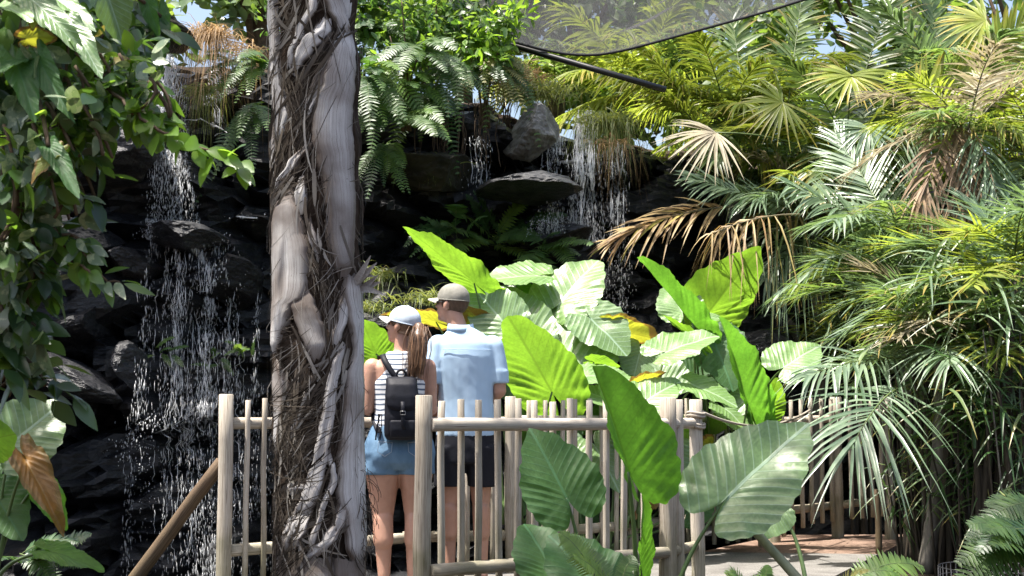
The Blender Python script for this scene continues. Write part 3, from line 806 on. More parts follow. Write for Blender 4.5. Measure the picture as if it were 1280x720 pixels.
# ================================================================== plant generators
def set_rim(o, vals):
    a = o.data.attributes.new('rim', 'FLOAT', 'POINT'); a.data.foreach_set('value', vals)
def smooth_tab(x, tab):
    if x <= tab[0][0]: return tab[0][1]
    for (a, b), (c, d) in zip(tab, tab[1:]):
        if x <= c: return b + (d - b) * (x - a) / (c - a)
    return tab[-1][1]
EAR = [(0, 1.0), (6, .94), (14, .845), (26, .725), (41, .64), (57, .58), (75, .54), (95, .51), (115, .49), (133, .465), (147, .43), (158, .37), (166, .26), (172, .13), (180, .04)]
def ear_leaf(name, mat, parent, A, B, wid=1.0, nrm=(0, -1, .3), fold=.12, droop=.12, ripple=.012, wave=.03, seed=0, nveins=9.0):
    """one elephant-ear blade from its stalk joint A to its tip B; nrm = roughly where the upper face looks"""
    A, B = V(A), V(B); Lh = (B - A).length; t = (B - A) / Lh
    n = V(nrm); n = (n - t * n.dot(t)).normalized(); s = t.cross(n).normalized()
    b = MB(); rim = []; na, nr = 120, 13
    r = random.Random(seed)
    ph = [r.uniform(0, 6) for _ in range(4)]
    b.v.append(A.copy()); b.uv.append((0, 0)); rim.append(0)
    for j in range(1, nr + 1):
        q = (j / nr) ** .85
        for i in range(na):
            an = -180 + 360 * i / na
            rr = smooth_tab(abs(an), EAR)
            rr *= 1 + .02 * sin(radians(an) * 21 + ph[0]) + .018 * noise.noise(V((an * .06, seed, 0))) + .01 * noise.noise(V((an * .3, seed, 4)))
            x = sin(radians(an)) * rr * q * wid; y = cos(radians(an)) * rr * q
            ax = abs(x) / (.55 * wid)
            z = fold * abs(x) * (1 - .25 * ax) - droop * (max(0, y) ** 2) - droop * .7 * (min(0, y) ** 2) * 2 
            vphase = (y - ax ** .85 * .42) * nveins
            z += ripple * abs(sin(pi * vphase)) * min(1, ax * 2.2)
            z += wave * q ** 3 * (sin(radians(an) * 7 + ph[1]) * .6 + sin(radians(an) * 13 + ph[2]) * .4) + .03 * noise.noise(V((x * 3, y * 3, seed)))
            b.v.append(A + s * (x * Lh) + t * (y * Lh) + n * (z * Lh)); b.uv.append((x / (.55 * wid), y)); rim.append(q)
    for i in range(na):
        b.f.append((0, 1 + i, 1 + (i + 1) % na)); b.m.append(0)
    for j in range(nr - 1):
        for i in range(na):
            if i == 0 and j > 3: pass
            a = 1 + j * na; c = a + na; k = (i + 1) % na
            b.f.append((a + i, c + i, c + k, a + k)); b.m.append(0)
    o = b.build(name, M[mat], parent); set_rim(o, rim)
    return o
def bez(p0, p1, p2, n):
    return [p0 * ((1 - t) ** 2) + p1 * (2 * t * (1 - t)) + p2 * (t * t) for t in lin(0, 1, n)]
def ear_plant(label, base, leaves, group='elephant ear plants', r=.013, stalkmat='ear_stalk'):
    base = V(base)
    root = thing('elephant_ear_plant', label, 'plant', base, group)
    for k, d in enumerate(leaves):
        A, B = at(*d['A']), at(*d['B'])
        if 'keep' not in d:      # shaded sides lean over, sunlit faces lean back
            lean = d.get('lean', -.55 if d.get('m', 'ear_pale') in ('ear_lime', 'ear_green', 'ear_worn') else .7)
            B = at(d['B'][0], d['B'][1], d['A'][2] + lean * (B.z - A.z))
        ear_leaf('leaf', d.get('m', 'ear_pale'), root, A, B, d.get('w', 1.0), d.get('n', (0, -.8, .6)), d.get('fold', .12), d.get('droop', .12), d.get('rip', .02), d.get('wave', .03), int(d['A'][0] * 3 + k))
        foot = at(*d['foot']) if 'foot' in d else base + V((RND.uniform(-.1, .1), RND.uniform(-.1, .1), 0))
        t = (B - A).normalized()
        mid = A.lerp(foot, .45) + V((0, .04, .12 * (A - foot).length)) - t * .1
        b = MB(); b.tube(bez(A - V(d.get('n', (0, -.8, .6))).normalized() * .004, mid, foot, 14), lin(.45 * r, r * d.get('rs', 1), 14), 8)
        b.build('stalk', M[d.get('sm', stalkmat)], root)
    return root

def leaflet(b, p, d, L, w, nrm, sag, mat=0, segs=4, fold=.25, prof=(.45, 1, .85, .5, .03)):
    pts, ws = [], []
    for i in range(segs + 1):
        t = i / segs
        pts.append(p + d * (L * t) + V((0, 0, -sag * L * t * t)))
        k = t * (len(prof) - 1); a = int(min(k, len(prof) - 2)); ws.append(w * (prof[a] + (prof[a + 1] - prof[a]) * (k - a)))
    s = d.cross(V(nrm))
    s = s.normalized() if s.length > 1e-4 else V((1, 0, 0))
    b.strip(pts, ws, s, fold, mat)
def frond_mesh(A, B, sag=.2, n=30, L=.4, w=.012, nrm=None, ang=(70, 25), lsag=.35, start=.12, jit=.12, rr=.008, profile=None, missing=.0, lift=.15, rnd=None):
    """feather frond: rachis from A to B, leaflets both sides; two materials (blade, rachis)"""
    r = rnd or RND
    A, B = V(A), V(B); b = MB()
    mid = A.lerp(B, .5) + V((0, 0, sag))
    pts = bez(A, mid, B, 24)
    b.tube(pts, lin(rr, rr * .25, 24), 5, mat=1)
    for i in range(n):
        t = start + (1 - start) * (i + r.uniform(-.3, .3)) / (n - 1)
        t = min(.995, max(0, t)); k = t * 23; a = int(min(k, 22)); p = pts[a].lerp(pts[a + 1], k - a)
        tan = (pts[a + 1] - pts[a]).normalized()
        N_ = V(nrm) if nrm is not None else V((0, 0, 1))
        N_ = N_ - tan * N_.dot(tan)
        if N_.length < .05: N_ = V((0, -1, .2))
        N_.normalize(); s = tan.cross(N_)
        an = radians(ang[0] + (ang[1] - ang[0]) * t)
        lp = profile(t) if profile else (.35 + .65 * sin(pi * min(1, .12 + t * .86)) ** .7)
        for sd in (-1, 1):
            if r.random() < missing: continue
            a2 = an + r.gauss(0, jit)
            d = (tan * cos(a2) + s * (sd * sin(a2)) + N_ * (lift + r.gauss(0, jit * .6))).normalized()
            leaflet(b, p, d, L * lp * (r.uniform(.85, 1.1) if r.random() > .06 else r.uniform(.3, .7)), w * r.uniform(.75, 1.15), N_ + V((r.gauss(0, .3), r.gauss(0, .3), r.gauss(0, .3))), lsag * r.uniform(.6, 1.4))
    return b
def frond(parent, A, B, blade='palm_green', rachis='stem_green', name='frond', **k):
    return frond_mesh(A, B, **k).build(name, [M[blade], M[rachis]], parent)
def fan_mesh(C, nrm, axis, R_, n=24, spread=200, w=.018, lsag=.25, jit=.05, short=.0):
    """fan leaf: long segments radiating from C"""
    b = MB(); N_ = V(nrm).normalized(); ax = V(axis); ax = (ax - N_ * ax.dot(N_)).normalized(); s = ax.cross(N_)
    for i in range(n):
        a = radians(-spread / 2 + spread * i / (n - 1)) + RND.gauss(0, jit)
        d = ax * cos(a) + s * sin(a) + N_ * RND.gauss(.05, .06)
        leaflet(b, V(C), d.normalized(), R_ * RND.uniform(.82, 1.08) * (1 - short * abs(a) / 3), w * RND.uniform(.8, 1.1), N_, lsag * RND.uniform(.5, 1.5), 0, 5, .3, (.35, .9, 1, .7, .4, .03))
    return b
def fern_frond(b, A, d, L, mat=0, n=22, droop=.5, pin=.17, w=.1, nrm=(0, 0, 1), rr=.003, rm=1):
    pts = [V(A) + V(d) * (L * t) + V((0, 0, -droop * L * t * t)) for t in lin(0, 1, 14)]
    b.tube(pts, lin(rr, rr * .3, 14), 4, mat=rm)
    for i in range(n):
        t = .1 + .9 * i / n; k = t * 13; a = int(min(k, 12)); p = pts[a].lerp(pts[a + 1], k - a); tan = (pts[a + 1] - pts[a]).normalized()
        N_ = V(nrm) - tan * V(nrm).dot(tan)
        if N_.length < .05: N_ = V((0, -1, 0)) - tan * (-tan.y)
        N_.normalize(); s = tan.cross(N_)
        lp = L * pin * (sin(pi * (.18 + .8 * t)) ** .8)
        for sd in (-1, 1):
            dd = (s * sd + tan * .35 + N_ * RND.gauss(.02, .1)).normalized()
            leaflet(b, p, dd, lp * RND.uniform(.9, 1.1), L * pin * w, N_, .15, mat, 3, .15, (.9, 1, .7, .05))
def fern(label, px, py, Y, n, L, mat, toward=(0, -.6, .1), spread=.9, droop=.55, group='ferns on the cliff', pin=.19, seed=None, nl=22, on=None, w=.1):
    c = at(px, py, Y)
    root = thing('fern', label, 'fern', c, group)
    for i in range(n):
        d = (V(toward) + V((RND.uniform(-1, 1), RND.uniform(-.6, .6), RND.uniform(-.5, .8))) * spread).normalized()
        b = MB(); fern_frond(b, c + V((RND.uniform(-.06, .06), RND.uniform(-.04, .04), RND.uniform(-.05, .05))), d, L * RND.uniform(.65, 1.15), n=nl, droop=droop * RND.uniform(.6, 1.4), pin=pin, nrm=(RND.uniform(-.3, .3), -.5, .8), w=w)
        mm = mat if isinstance(mat, str) else RND.choice(mat)
        b.build('frond', [M[mm], M['stem_green']], root)
    return root
def grass(label, px, py, Y, n, L, mat, w=.006, spread=.6, droop=.8, group='grass tufts on the rocks', rad=.08, down=0.0, cat='grass tuft'):
    c = at(px, py, Y); b = MB()
    for i in range(n):
        p = c + V((RND.gauss(0, rad), RND.gauss(0, rad * .6), RND.gauss(0, rad * .25)))
        d = V((RND.gauss(0, spread), RND.gauss(-.2, spread), 1 - down)).normalized()
        leaflet(b, p, d, L * RND.uniform(.5, 1.15), w * RND.uniform(.6, 1.2), V((0, -1, .1)), droop * RND.uniform(.4, 1.5), 0, 5, .2, (.8, 1, .8, .6, .35, .02))
    o = b.build('grass_tuft', M[mat], at_loc=c)
    return tag(o, label, cat, group)
def blade(b, p, d, nrm, L, w, fold=.15, curl=.15, mat=0):
    """ovate pointed leaf"""
    prof = (.12, .75, 1, .88, .55, .04)
    pts = []; ws = []
    N_ = V(nrm); s = d.cross(N_); s = s.normalized() if s.length > 1e-4 else V((1, 0, 0)); up = s.cross(d)
    for i in range(6):
        t = i / 5
        pts.append(p + d * (L * t) - up * (curl * L * t * t)); ws.append(w * prof[i])
    b.strip(pts, ws, s, fold, mat)
def rnd_dir(r=RND):
    while True:
        v = V((r.uniform(-1, 1), r.uniform(-1, 1), r.uniform(-1, 1)))
        if .05 < v.length < 1: return v.normalized()
def leaf_cloud(b, c, rad, n, L, w, mats=1, up=.5, hang=0.0, clump=None):
    """leaves on small sprays through a volume"""
    c = V(c)
    k = 0
    while k < n:
        q = rnd_dir() * (RND.random() ** .45)
        o = c + V((q.x * rad[0], q.y * rad[1], q.z * rad[2]))
        sd = (rnd_dir() + V((0, -.2, .2 - hang))).normalized()
        mt = RND.randrange(mats)
        for j in range(RND.randint(4, 8)):
            d = (sd + rnd_dir() * .9 + V((0, 0, -hang * .6))).normalized()
            nn = (V((0, -.3, up)) + rnd_dir() * .7).normalized()
            blade(b, o + sd * (j * L * .35) + rnd_dir() * L * .15, d, nn, L * RND.uniform(.6, 1.2), w * RND.uniform(.7, 1.2), RND.uniform(.05, .3), RND.uniform(-.05, .35), mt if RND.random() < .85 else RND.randrange(mats))
            k += 1

# ================================================================== palm trunk in front
TY, TR = 5.8, .176
def tcx(py): return smooth_tab(py, [(-400, 388), (0, 391), (120, 395), (240, 397), (480, 399), (720, 403), (900, 405)])
def trunk_pt(px, py, off=0.0):
    cx = tcx(py); Rp = TR * FPX / (TY - .05)
    s = max(-.985, min(.985, (px - cx) / Rp))
    ph = asin(s); c = at(cx, py, TY); z = at(cx, py, TY - TR).z
    return V((c.x + sin(ph) * (TR + off), TY - cos(ph) * (TR + off), z)), ph
tp = at(404, 860, TY)
palm = thing('palm_tree', 'grey shaggy palm trunk with peeling pale husks standing before the visitors', 'palm', V((tp.x, TY, -.06)))
b = MB(); na, nh = 72, 270
for j in range(nh):
    z = -.1 + 8.2 * j / (nh - 1)
    py = 500 - (z - 1.1) * FPX / TY if z < 4 else -400
    c = at(tcx(py), 400, TY)
    ridge = .010 * sin(z * 21 + 1.5 * noise.noise(V((z, 0, 0)))) + .012 * noise.noise(V((0, 3, z * 2.2)))
    for i in range(na):
        a = 2 * pi * i / na
        diag = noise.noise(V((cos(a) * 3.2, sin(a) * 3.2 + z * 1.2, z * 2.6)))
        fine = noise.noise(V((a * 5 + z * 5, z * 3.0, 1))) * .006 + noise.noise(V((a * 14 - z * 9, z * 4.0, 5))) * .006
        rr = TR - .012 + ridge + .02 * diag + fine
        if z < .08: rr += .03 * (.08 - z) / .08
        b.v.append(V((c.x + sin(a) * rr, TY - cos(a) * rr, z))); b.uv.append((z, i / na * 1.1))
for j in range(nh - 1):
    for i in range(na):
        k = (i + 1) % na
        b.f.append((j * na + i, j * na + k, (j + 1) * na + k, (j + 1) * na + i)); b.m.append(0)
b.f.append(tuple((nh - 1) * na + i for i in range(na))); b.m.append(0)
b.build('trunk', M['fibre_dark'], palm)
def husk(rows, off=.012, brown=0.0, seed=0, nc=13):
    """leaf-base remnant grown on the trunk; rows = (py, px left, px right); brown = how far the stain reaches from the top"""
    b = MB(); rim = []
    y0, y1 = rows[0][0], rows[-1][0]; m = max(10, int(abs(y1 - y0) / 4))
    for j in range(m + 1):
        t = j / m; py = y0 + (y1 - y0) * t
        l = interp(py, [(r_[0], r_[1]) for r_ in rows]); r = interp(py, [(r_[0], r_[2]) for r_ in rows])
        l += 1.3 * noise.noise(V((py * .05, seed, 1))) + .9 * noise.noise(V((py * .22, seed, 5)))
        r += 1.3 * noise.noise(V((py * .05, seed, 2))) + .9 * noise.noise(V((py * .22, seed, 6)))
        l -= 2; r += 2
        end = min(1, min(t, 1 - t) * m / 5)
        for i in range(nc):
            u = i / (nc - 1); e = abs(2 * u - 1)
            o = (off * .72 + .002 * (1 - e * e)) * (1 - e ** 8) * (.35 + .65 * end) - (.012 if e > .99 else 0) + .005 * noise.noise(V((py * .03, u * 3, seed))) - .004 * (1 - end)
            p, _ = trunk_pt(l + (r - l) * u, py + 2.5 * noise.noise(V((u * 6, seed, 8))) * (1 - end) * 3, o)
            b.v.append(p); b.uv.append((py / 300, u * max(.25, abs(rows[len(rows) // 2][2] - rows[len(rows) // 2][1]) / 50)))
            rim.append(min(1, .7 * e ** 3 + .5 * (1 - end) + (brown * (1 - t) if brown > 0 else -brown * t)))
    for j in range(m):
        for i in range(nc - 1):
            a = j * nc + i; b.f.append((a, a + 1, a + nc + 1, a + nc)); b.m.append(0)
    o = b.build('leaf_base', M['husk'], palm); set_rim(o, rim); return o
H = [
 ([(-60, 334, 346), (0, 335, 347), (60, 340, 351), (100, 344, 356), (140, 346, 367), (160, 349, 362), (180, 350, 353)], .012, 0),
 ([(148, 340, 350), (170, 336, 352), (195, 338, 350), (222, 341, 346)], .010, .9),
 ([(33, 432, 443), (50, 423, 444), (75, 416, 446), (100, 410, 446), (125, 401, 445), (150, 397, 445), (175, 396, 446), (195, 402, 447), (230, 412, 447), (270, 415, 446), (305, 418, 445), (330, 424, 444), (347, 431, 440)], .018, -.75),
 ([(-40, 400, 424), (-10, 410, 430), (10, 418, 435), (26, 427, 440), (36, 434, 443)], .02, .5),
 ([(-60, 426, 440), (-10, 428, 441), (14, 430, 440), (24, 433, 437)], .01, 0),
 ([(-20, 399, 408), (5, 394, 403), (40, 379, 386), (66, 369, 374), (84, 366, 369)], .014, 0),
 ([(20, 411, 420), (34, 402, 420), (50, 386, 411), (64, 378, 398), (80, 374, 384), (92, 373, 377)], .018, 0),
 ([(80, 407, 413), (110, 396, 411), (140, 385, 397), (162, 379, 384)], .008, .8),
 ([(178, 391, 399), (205, 367, 377), (228, 348, 357), (240, 341, 346)], .016, .4),
 ([(234, 358, 370), (248, 353, 376), (265, 347, 382), (285, 342, 387), (310, 340, 393), (340, 340, 394), (358, 341, 393), (372, 342, 389), (381, 342, 372), (400, 342, 366), (420, 343, 358), (448, 343, 348)], .022, .55),
 ([(220, 381, 387), (240, 377, 389), (256, 378, 389), (268, 382, 386)], .014, 0),
 ([(270, 391, 395), (298, 394, 402), (324, 403, 406)], .012, .3),
 ([(362, 372, 392), (376, 369, 399), (395, 374, 407), (415, 382, 413), (432, 388, 416), (444, 394, 412), (452, 400, 406)], .02, .9),
 ([(446, 342, 348), (464, 339, 357), (488, 341, 365), (510, 343, 362), (540, 345, 354), (570, 346, 350)], .014, .5),
 ([(340, 438, 450), (365, 435, 454), (390, 440, 454), (420, 446, 454), (440, 447, 454), (465, 440, 454), (500, 436, 455), (540, 432, 456), (580, 429, 456), (620, 429, 457), (650, 436, 458), (685, 440, 458), (704, 446, 456)], .018, .25),
 ([(366, 434, 442), (395, 428, 438), (420, 422, 431), (445, 420, 426)], .012, .3),
 ([(430, 428, 437), (455, 420, 430), (480, 415, 426), (510, 411, 423), (540, 406, 420), (570, 400, 416), (600, 392, 411), (620, 386, 406), (640, 377, 396), (652, 374, 386)], .022, 0),
 ([(630, 380, 388), (655, 368, 376), (675, 361, 367), (696, 358, 361)], .02, -.4),
 ([(634, 386, 392), (660, 375, 382), (680, 366, 371), (698, 362, 365)], .024, -.4),
 ([(636, 391, 397), (662, 384, 391), (682, 374, 381), (694, 366, 371)], .026, -.3),
 ([(628, 430, 439), (652, 424, 434), (672, 412, 426), (688, 396, 414), (698, 386, 398)], .024, 0),
 ([(560, 415, 418), (600, 421, 425), (640, 407, 411), (680, 396, 400), (694, 392, 395)], .02, 0),
 ([(603, 365, 386), (609, 362, 389), (618, 364, 384)], .012, 0),
 ([(455, 352, 357), (500, 364, 369), (530, 372, 376)], .01, .6), ([(470, 396, 400), (500, 386, 391), (540, 372, 377), (570, 362, 366)], .012, .3),
 ([(660, 345, 351), (690, 344, 352), (740, 344, 352)], .008, 0),
 ([(697, 352, 372), (712, 350, 380), (760, 350, 382), (820, 352, 380)], .010, .9), ([(698, 382, 420), (714, 384, 424), (760, 386, 424), (820, 386, 424)], .012, .8), ([(698, 426, 456), (715, 426, 458), (760, 428, 460), (820, 428, 458)], .012, .8),
]
for i, (rows, off, br) in enumerate(H): husk(rows, off, br, seed=i * 3.7)
# torn husk sticking out on the right side
b = MB()
for k in range(7):
    p, _ = trunk_pt(446 + k, 350 + RND.uniform(-8, 10), .0)
    d = V((RND.uniform(.5, .9), -.35, RND.uniform(.1, 1.0))).normalized()
    leaflet(b, p, d, RND.uniform(.08, .13), .014, V((0, -1, 0)), RND.uniform(-.3, .5), 0, 5, .3, (1, 1, .9, .8, .5, .1))
o = b.build('torn_husk', M['husk'], palm); set_rim(o, [.4] * len(b.v))
def on_husk(px, py):
    for rows, off, br in H:
        if rows[0][0] <= py <= rows[-1][0] and off >= .012:
            l = interp(py, [(q[0], q[1]) for q in rows]); rr = interp(py, [(q[0], q[2]) for q in rows])
            if l + 1 < px < rr - 1: return True
    return False
def fibres(n, region, slope, L, w, off, seed, mat='fibre', flare=0.0, name='fibres'):
    b = MB(); r = random.Random(seed)
    for _ in range(n):
        py = r.uniform(region[1], region[3]); px = r.uniform(region[0], region[2]); sl = slope[0] + slope[1] * noise.noise(V((px * .018, py * .011, seed))) + r.gauss(0, .1)
        ln = r.uniform(.4, 1.2) * L; pts = []; o0 = r.uniform(.0, off); fl = abs(r.gauss(0, flare)); cv = r.gauss(0, .25)
        for i in range(6):
            t = i / 5; a = sl + cv * t
            qx = px + sin(a) * ln * t; qy = py + cos(a) * ln * t
            p, ph = trunk_pt(qx, qy, o0 + .004 + fl * t * t); pts.append(p)
        if seed < 8 and seed not in (4, 5) and (on_husk(px, py) or on_husk(qx, qy) or on_husk((px + qx) / 2, (py + qy) / 2)) and r.random() > .06: continue
        pc, ph = trunk_pt(px, py)
        tan = (pts[-1] - pts[0]); nrm = V((sin(ph), -cos(ph), 0)); s = tan.cross(nrm)
        if s.length < 1e-5: continue
        ww = w * r.uniform(.5, 1.6)
        b.strip(pts, [ww * .6, ww, ww, ww, ww * .8, ww * .3], s.normalized(), 0)
    o = b.build(name, M[mat], palm); o['kind'] = 'stuff'; return o
fibres(900, (344, -20, 446, 250), (-.3, 2.2), 60, .0014, .012, 1)
fibres(900, (346, 200, 450, 500), (-.5, 2.2), 60, .0014, .014, 2)
fibres(1200, (346, 470, 454, 705), (-.3, 1.6), 75, .0014, .02, 3, flare=.006)
fibres(420, (346, -20, 450, 700), (-.4, 1.8), 95, .005, .016, 6)
fibres(200, (350, -20, 446, 690), (-.35, 1.7), 85, .0055, .014, 7, 'husk_strip')
fibres(170, (345, -20, 452, 700), (-.3, 1.6), 60, .0011, .03, 8, 'husk_strip')
fibres(220, (338, 170, 350, 520), (-.2, .3), 32, .0011, .006, 4, flare=.01)
fibres(160, (444, 220, 460, 700), (.2, -.2), 36, .0011, .006, 5, flare=.01)
# loose strings hanging beside the foot of the trunk
b = MB()
for k in range(46):
    p, _ = trunk_pt(RND.choice((449, 454, 457)) + RND.uniform(-3, 3), RND.uniform(585, 690), .02)
    x = p.copy(); pts = [x]
    d = V((RND.uniform(.2, 1), -.3, RND.uniform(-.6, .7)))
    for i in range(7):
        d = (d + V((RND.gauss(0, .35), RND.gauss(0, .2), -.6))).normalized(); x = x + d * .015; pts.append(x)
    b.tube(pts, .0012, 4)
o = b.build('loose_strings', M['fibre'], palm); o['kind'] = 'stuff'
for k in range(16):                    # crown above the frame
    a = 2 * pi * k / 16 + RND.uniform(-.1, .1); top = V((at(388, -400, TY).x, TY, 8.0)); l = RND.uniform(1.7, 2.3)
    frond(palm, top, top + V((cos(a) * l, sin(a) * l, RND.uniform(.2, 1.0))), 'palm_green', 'stem_green', sag=.9, n=40, L=.5, w=.016)

# ================================================================== elephant ears
bp_ = dict
ear_plant('elephant ear plant whose bright yellow-green leaf rises over the man and his cap', at(640, 655, 9.9), [
 bp_(A=(593, 354, 10.0), B=(505, 280, 9.8), m='ear_lime', w=.46, n=(.55, .75, .5), fold=.15, droop=.03),
 bp_(A=(630, 404, 9.9), B=(585, 350, 9.9), m='ear_blue', w=.85, n=(-.35, -.8, .5)),
 bp_(A=(612, 430, 10.1), B=(584, 378, 10.1), m='ear_worn', w=1.0, n=(.3, .8, .3)),
 bp_(A=(690, 490, 9.6), B=(634, 388, 9.5), m='ear_lime', w=.72, n=(.15, .9, .25), fold=.1, droop=.08),
 bp_(A=(655, 425, 10.2), B=(622, 352, 10.2), m='ear_blue', w=.9, n=(-.2, -.8, .5)),
 bp_(A=(660, 470, 10.3), B=(610, 440, 10.2), m='ear_green', w=.9, n=(.1, .8, .5)),
 bp_(A=(642, 470, 10.0), B=(618, 410, 10.0), m='ear_dark', w=.9, n=(-.1, -.9, .3)),
 bp_(A=(470, 442, 9.9), B=(452, 396, 9.9), m='ear_lime', w=1.0, n=(.1, .9, .3)),
 bp_(A=(492, 440, 10.1), B=(470, 415, 10.1), m='ear_green', w=.9, n=(.3, .8, .5)),
 bp_(A=(545, 402, 10.2), B=(478, 385, 10.2), m='ear_worn', w=.6, n=(0, .4, .9)),
])
ear_plant('elephant ear plant with broad pale ribbed leaves in front of the right waterfall', at(720, 660, 10.3), [
 bp_(A=(668, 345, 10.5), B=(597, 346, 10.25), m='ear_pale', w=1.15, n=(-.05, -.42, .9), droop=.1),
 bp_(A=(652, 362, 10.6), B=(690, 380, 10.5), m='ear_green', w=.7, n=(0, .5, .85)),
 bp_(A=(702, 377, 10.4), B=(748, 317, 10.3), m='ear_pale', w=.98, n=(-.25, -.8, .55)),
 bp_(A=(712, 450, 10.1), B=(662, 360, 10.0), m='ear_pale', w=1.0, n=(.1, -.9, .45), droop=.16),
 bp_(A=(740, 400, 10.2), B=(786, 440, 9.9), m='ear_blue', w=1.15, n=(.15, -.8, .6)),
 bp_(A=(735, 470, 9.8), B=(804, 472, 9.6), m='ear_pale', w=.9, n=(0, -.4, .92)),
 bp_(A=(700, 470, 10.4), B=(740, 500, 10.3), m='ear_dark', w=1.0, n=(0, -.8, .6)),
])
ear_plant('elephant ear plant with a brown-edged yellow leaf among pale flat ones', at(790, 660, 9.9), [
 bp_(A=(764, 414, 10.3), B=(828, 420, 10.2), m='ear_worn', w=.85, n=(0, .65, .75), wave=.05),
 bp_(A=(742, 452, 10.0), B=(776, 456, 9.9), m='ear_lime', w=.8, n=(0, .5, .85)),
 bp_(A=(798, 478, 9.8), B=(832, 462, 9.8), m='ear_worn', w=.7, n=(0, .5, .85), wave=.06),
 bp_(A=(833, 440, 9.9), B=(897, 412, 9.7), m='ear_pale', w=.95, n=(-.12, -.5, .86)),
 bp_(A=(797, 508, 9.6), B=(852, 470, 9.6), m='ear_pale', w=.9, n=(-.2, -.75, .6)),
 bp_(A=(868, 482, 9.8), B=(924, 503, 9.5), m='ear_pale', w=1.0, n=(.1, -.45, .9)),
 bp_(A=(800, 440, 10.3), B=(790, 480, 10.2), m='ear_blue', w=1.0, n=(.1, -.8, .6)),
 bp_(A=(772, 480, 10.2), B=(750, 520, 10.1), m='ear_green', w=.9, n=(.1, .7, .6)),
 bp_(A=(830, 480, 10.4), B=(800, 430, 10.4), m='ear_blue', w=1.0, n=(-.1, -.8, .5)),
 bp_(A=(862, 470, 10.5), B=(900, 440, 10.5), m='ear_dark', w=1.0, n=(.1, -.8, .5)),
 bp_(A=(760, 500, 9.7), B=(715, 480, 9.6), m='ear_pale', w=.9, n=(-.1, -.45, .9)),
 bp_(A=(830, 520, 9.9), B=(862, 545, 9.8), m='ear_lime', w=.9, n=(.1, .6, .7)),
 bp_(A=(740, 430, 10.5), B=(700, 440, 10.4), m='ear_blue', w=.9, n=(.1, -.8, .5)),
])
ear_plant('elephant ear plant with a glowing upright leaf behind the dead palm strips', at(890, 650, 10.5), [
 bp_(A=(866, 404, 10.3), B=(797, 317, 10.1), m='ear_green', w=.32, n=(.75, .6, .3), fold=1.0, droop=.04),
 bp_(A=(852, 388, 10.6), B=(832, 353, 10.6), m='ear_pale', w=1.2, n=(-.2, -.6, .75)),
 bp_(A=(870, 395, 10.4), B=(905, 396, 10.3), m='ear_pale', w=.8, n=(-.2, -.5, .8)),
 bp_(A=(884, 392, 10.7), B=(950, 308, 10.6), m='ear_lime', w=.8, n=(-.1, .9, .3), droop=.05),
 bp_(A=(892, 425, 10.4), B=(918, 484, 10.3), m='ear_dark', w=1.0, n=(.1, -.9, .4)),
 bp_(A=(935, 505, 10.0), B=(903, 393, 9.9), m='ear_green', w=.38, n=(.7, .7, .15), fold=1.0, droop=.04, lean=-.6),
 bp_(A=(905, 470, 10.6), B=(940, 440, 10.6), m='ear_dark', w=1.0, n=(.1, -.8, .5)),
 bp_(A=(945, 490, 10.3), B=(905, 520, 10.2), m='ear_pale', w=.8, n=(.1, -.6, .8)),
 bp_(A=(958, 515, 10.1), B=(972, 470, 10.1), m='ear_lime', w=.8, n=(.2, .8, .3)),
 bp_(A=(872, 430, 10.2), B=(830, 388, 10.1), m='ear_lime', w=.28, n=(.4, .5, .8), fold=.6),
])
ear_plant('elephant ear plant with one pale round leaf beside the drooping palm fronds', at(948, 640, 10.9), [
 bp_(A=(982, 458, 9.5), B=(1026, 428, 9.5), m='ear_pale', w=1.1, n=(-.1, -.75, .62), foot=(935, 560, 10.9)),
 bp_(A=(908, 512, 10.2), B=(948, 548, 10.0), m='ear_pale', w=.9, n=(.1, -.5, .85)),
 bp_(A=(890, 560, 10.3), B=(868, 600, 10.2), m='ear_worn', w=.9, n=(0, .6, .7)),
 bp_(A=(905, 525, 10.4), B=(880, 545, 10.3), m='ear_lime', w=1.0, n=(0, .6, .7)),
])
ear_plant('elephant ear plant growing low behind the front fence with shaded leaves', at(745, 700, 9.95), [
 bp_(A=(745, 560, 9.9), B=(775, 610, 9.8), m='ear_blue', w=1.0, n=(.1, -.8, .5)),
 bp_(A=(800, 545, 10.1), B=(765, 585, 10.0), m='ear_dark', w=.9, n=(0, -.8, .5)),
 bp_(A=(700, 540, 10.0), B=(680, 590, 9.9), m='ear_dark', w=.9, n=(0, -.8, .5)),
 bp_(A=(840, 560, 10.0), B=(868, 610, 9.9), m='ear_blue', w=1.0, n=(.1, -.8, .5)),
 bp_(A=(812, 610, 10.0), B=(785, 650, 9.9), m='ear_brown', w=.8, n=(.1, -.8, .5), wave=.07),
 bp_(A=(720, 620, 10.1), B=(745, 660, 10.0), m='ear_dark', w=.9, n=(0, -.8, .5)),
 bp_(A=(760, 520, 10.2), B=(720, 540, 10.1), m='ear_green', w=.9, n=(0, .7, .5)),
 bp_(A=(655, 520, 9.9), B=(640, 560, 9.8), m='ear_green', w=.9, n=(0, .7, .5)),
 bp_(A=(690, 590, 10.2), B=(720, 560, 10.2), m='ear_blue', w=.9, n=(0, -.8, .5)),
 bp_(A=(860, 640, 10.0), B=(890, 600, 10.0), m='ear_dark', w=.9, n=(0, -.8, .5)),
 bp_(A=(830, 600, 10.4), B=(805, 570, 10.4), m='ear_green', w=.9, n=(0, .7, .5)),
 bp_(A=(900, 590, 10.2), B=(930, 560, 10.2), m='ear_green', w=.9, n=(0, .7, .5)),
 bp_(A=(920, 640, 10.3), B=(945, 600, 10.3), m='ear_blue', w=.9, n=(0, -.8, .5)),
 bp_(A=(660, 640, 10.2), B=(690, 600, 10.2), m='ear_dark', w=1.0, n=(0, -.8, .5)),
])
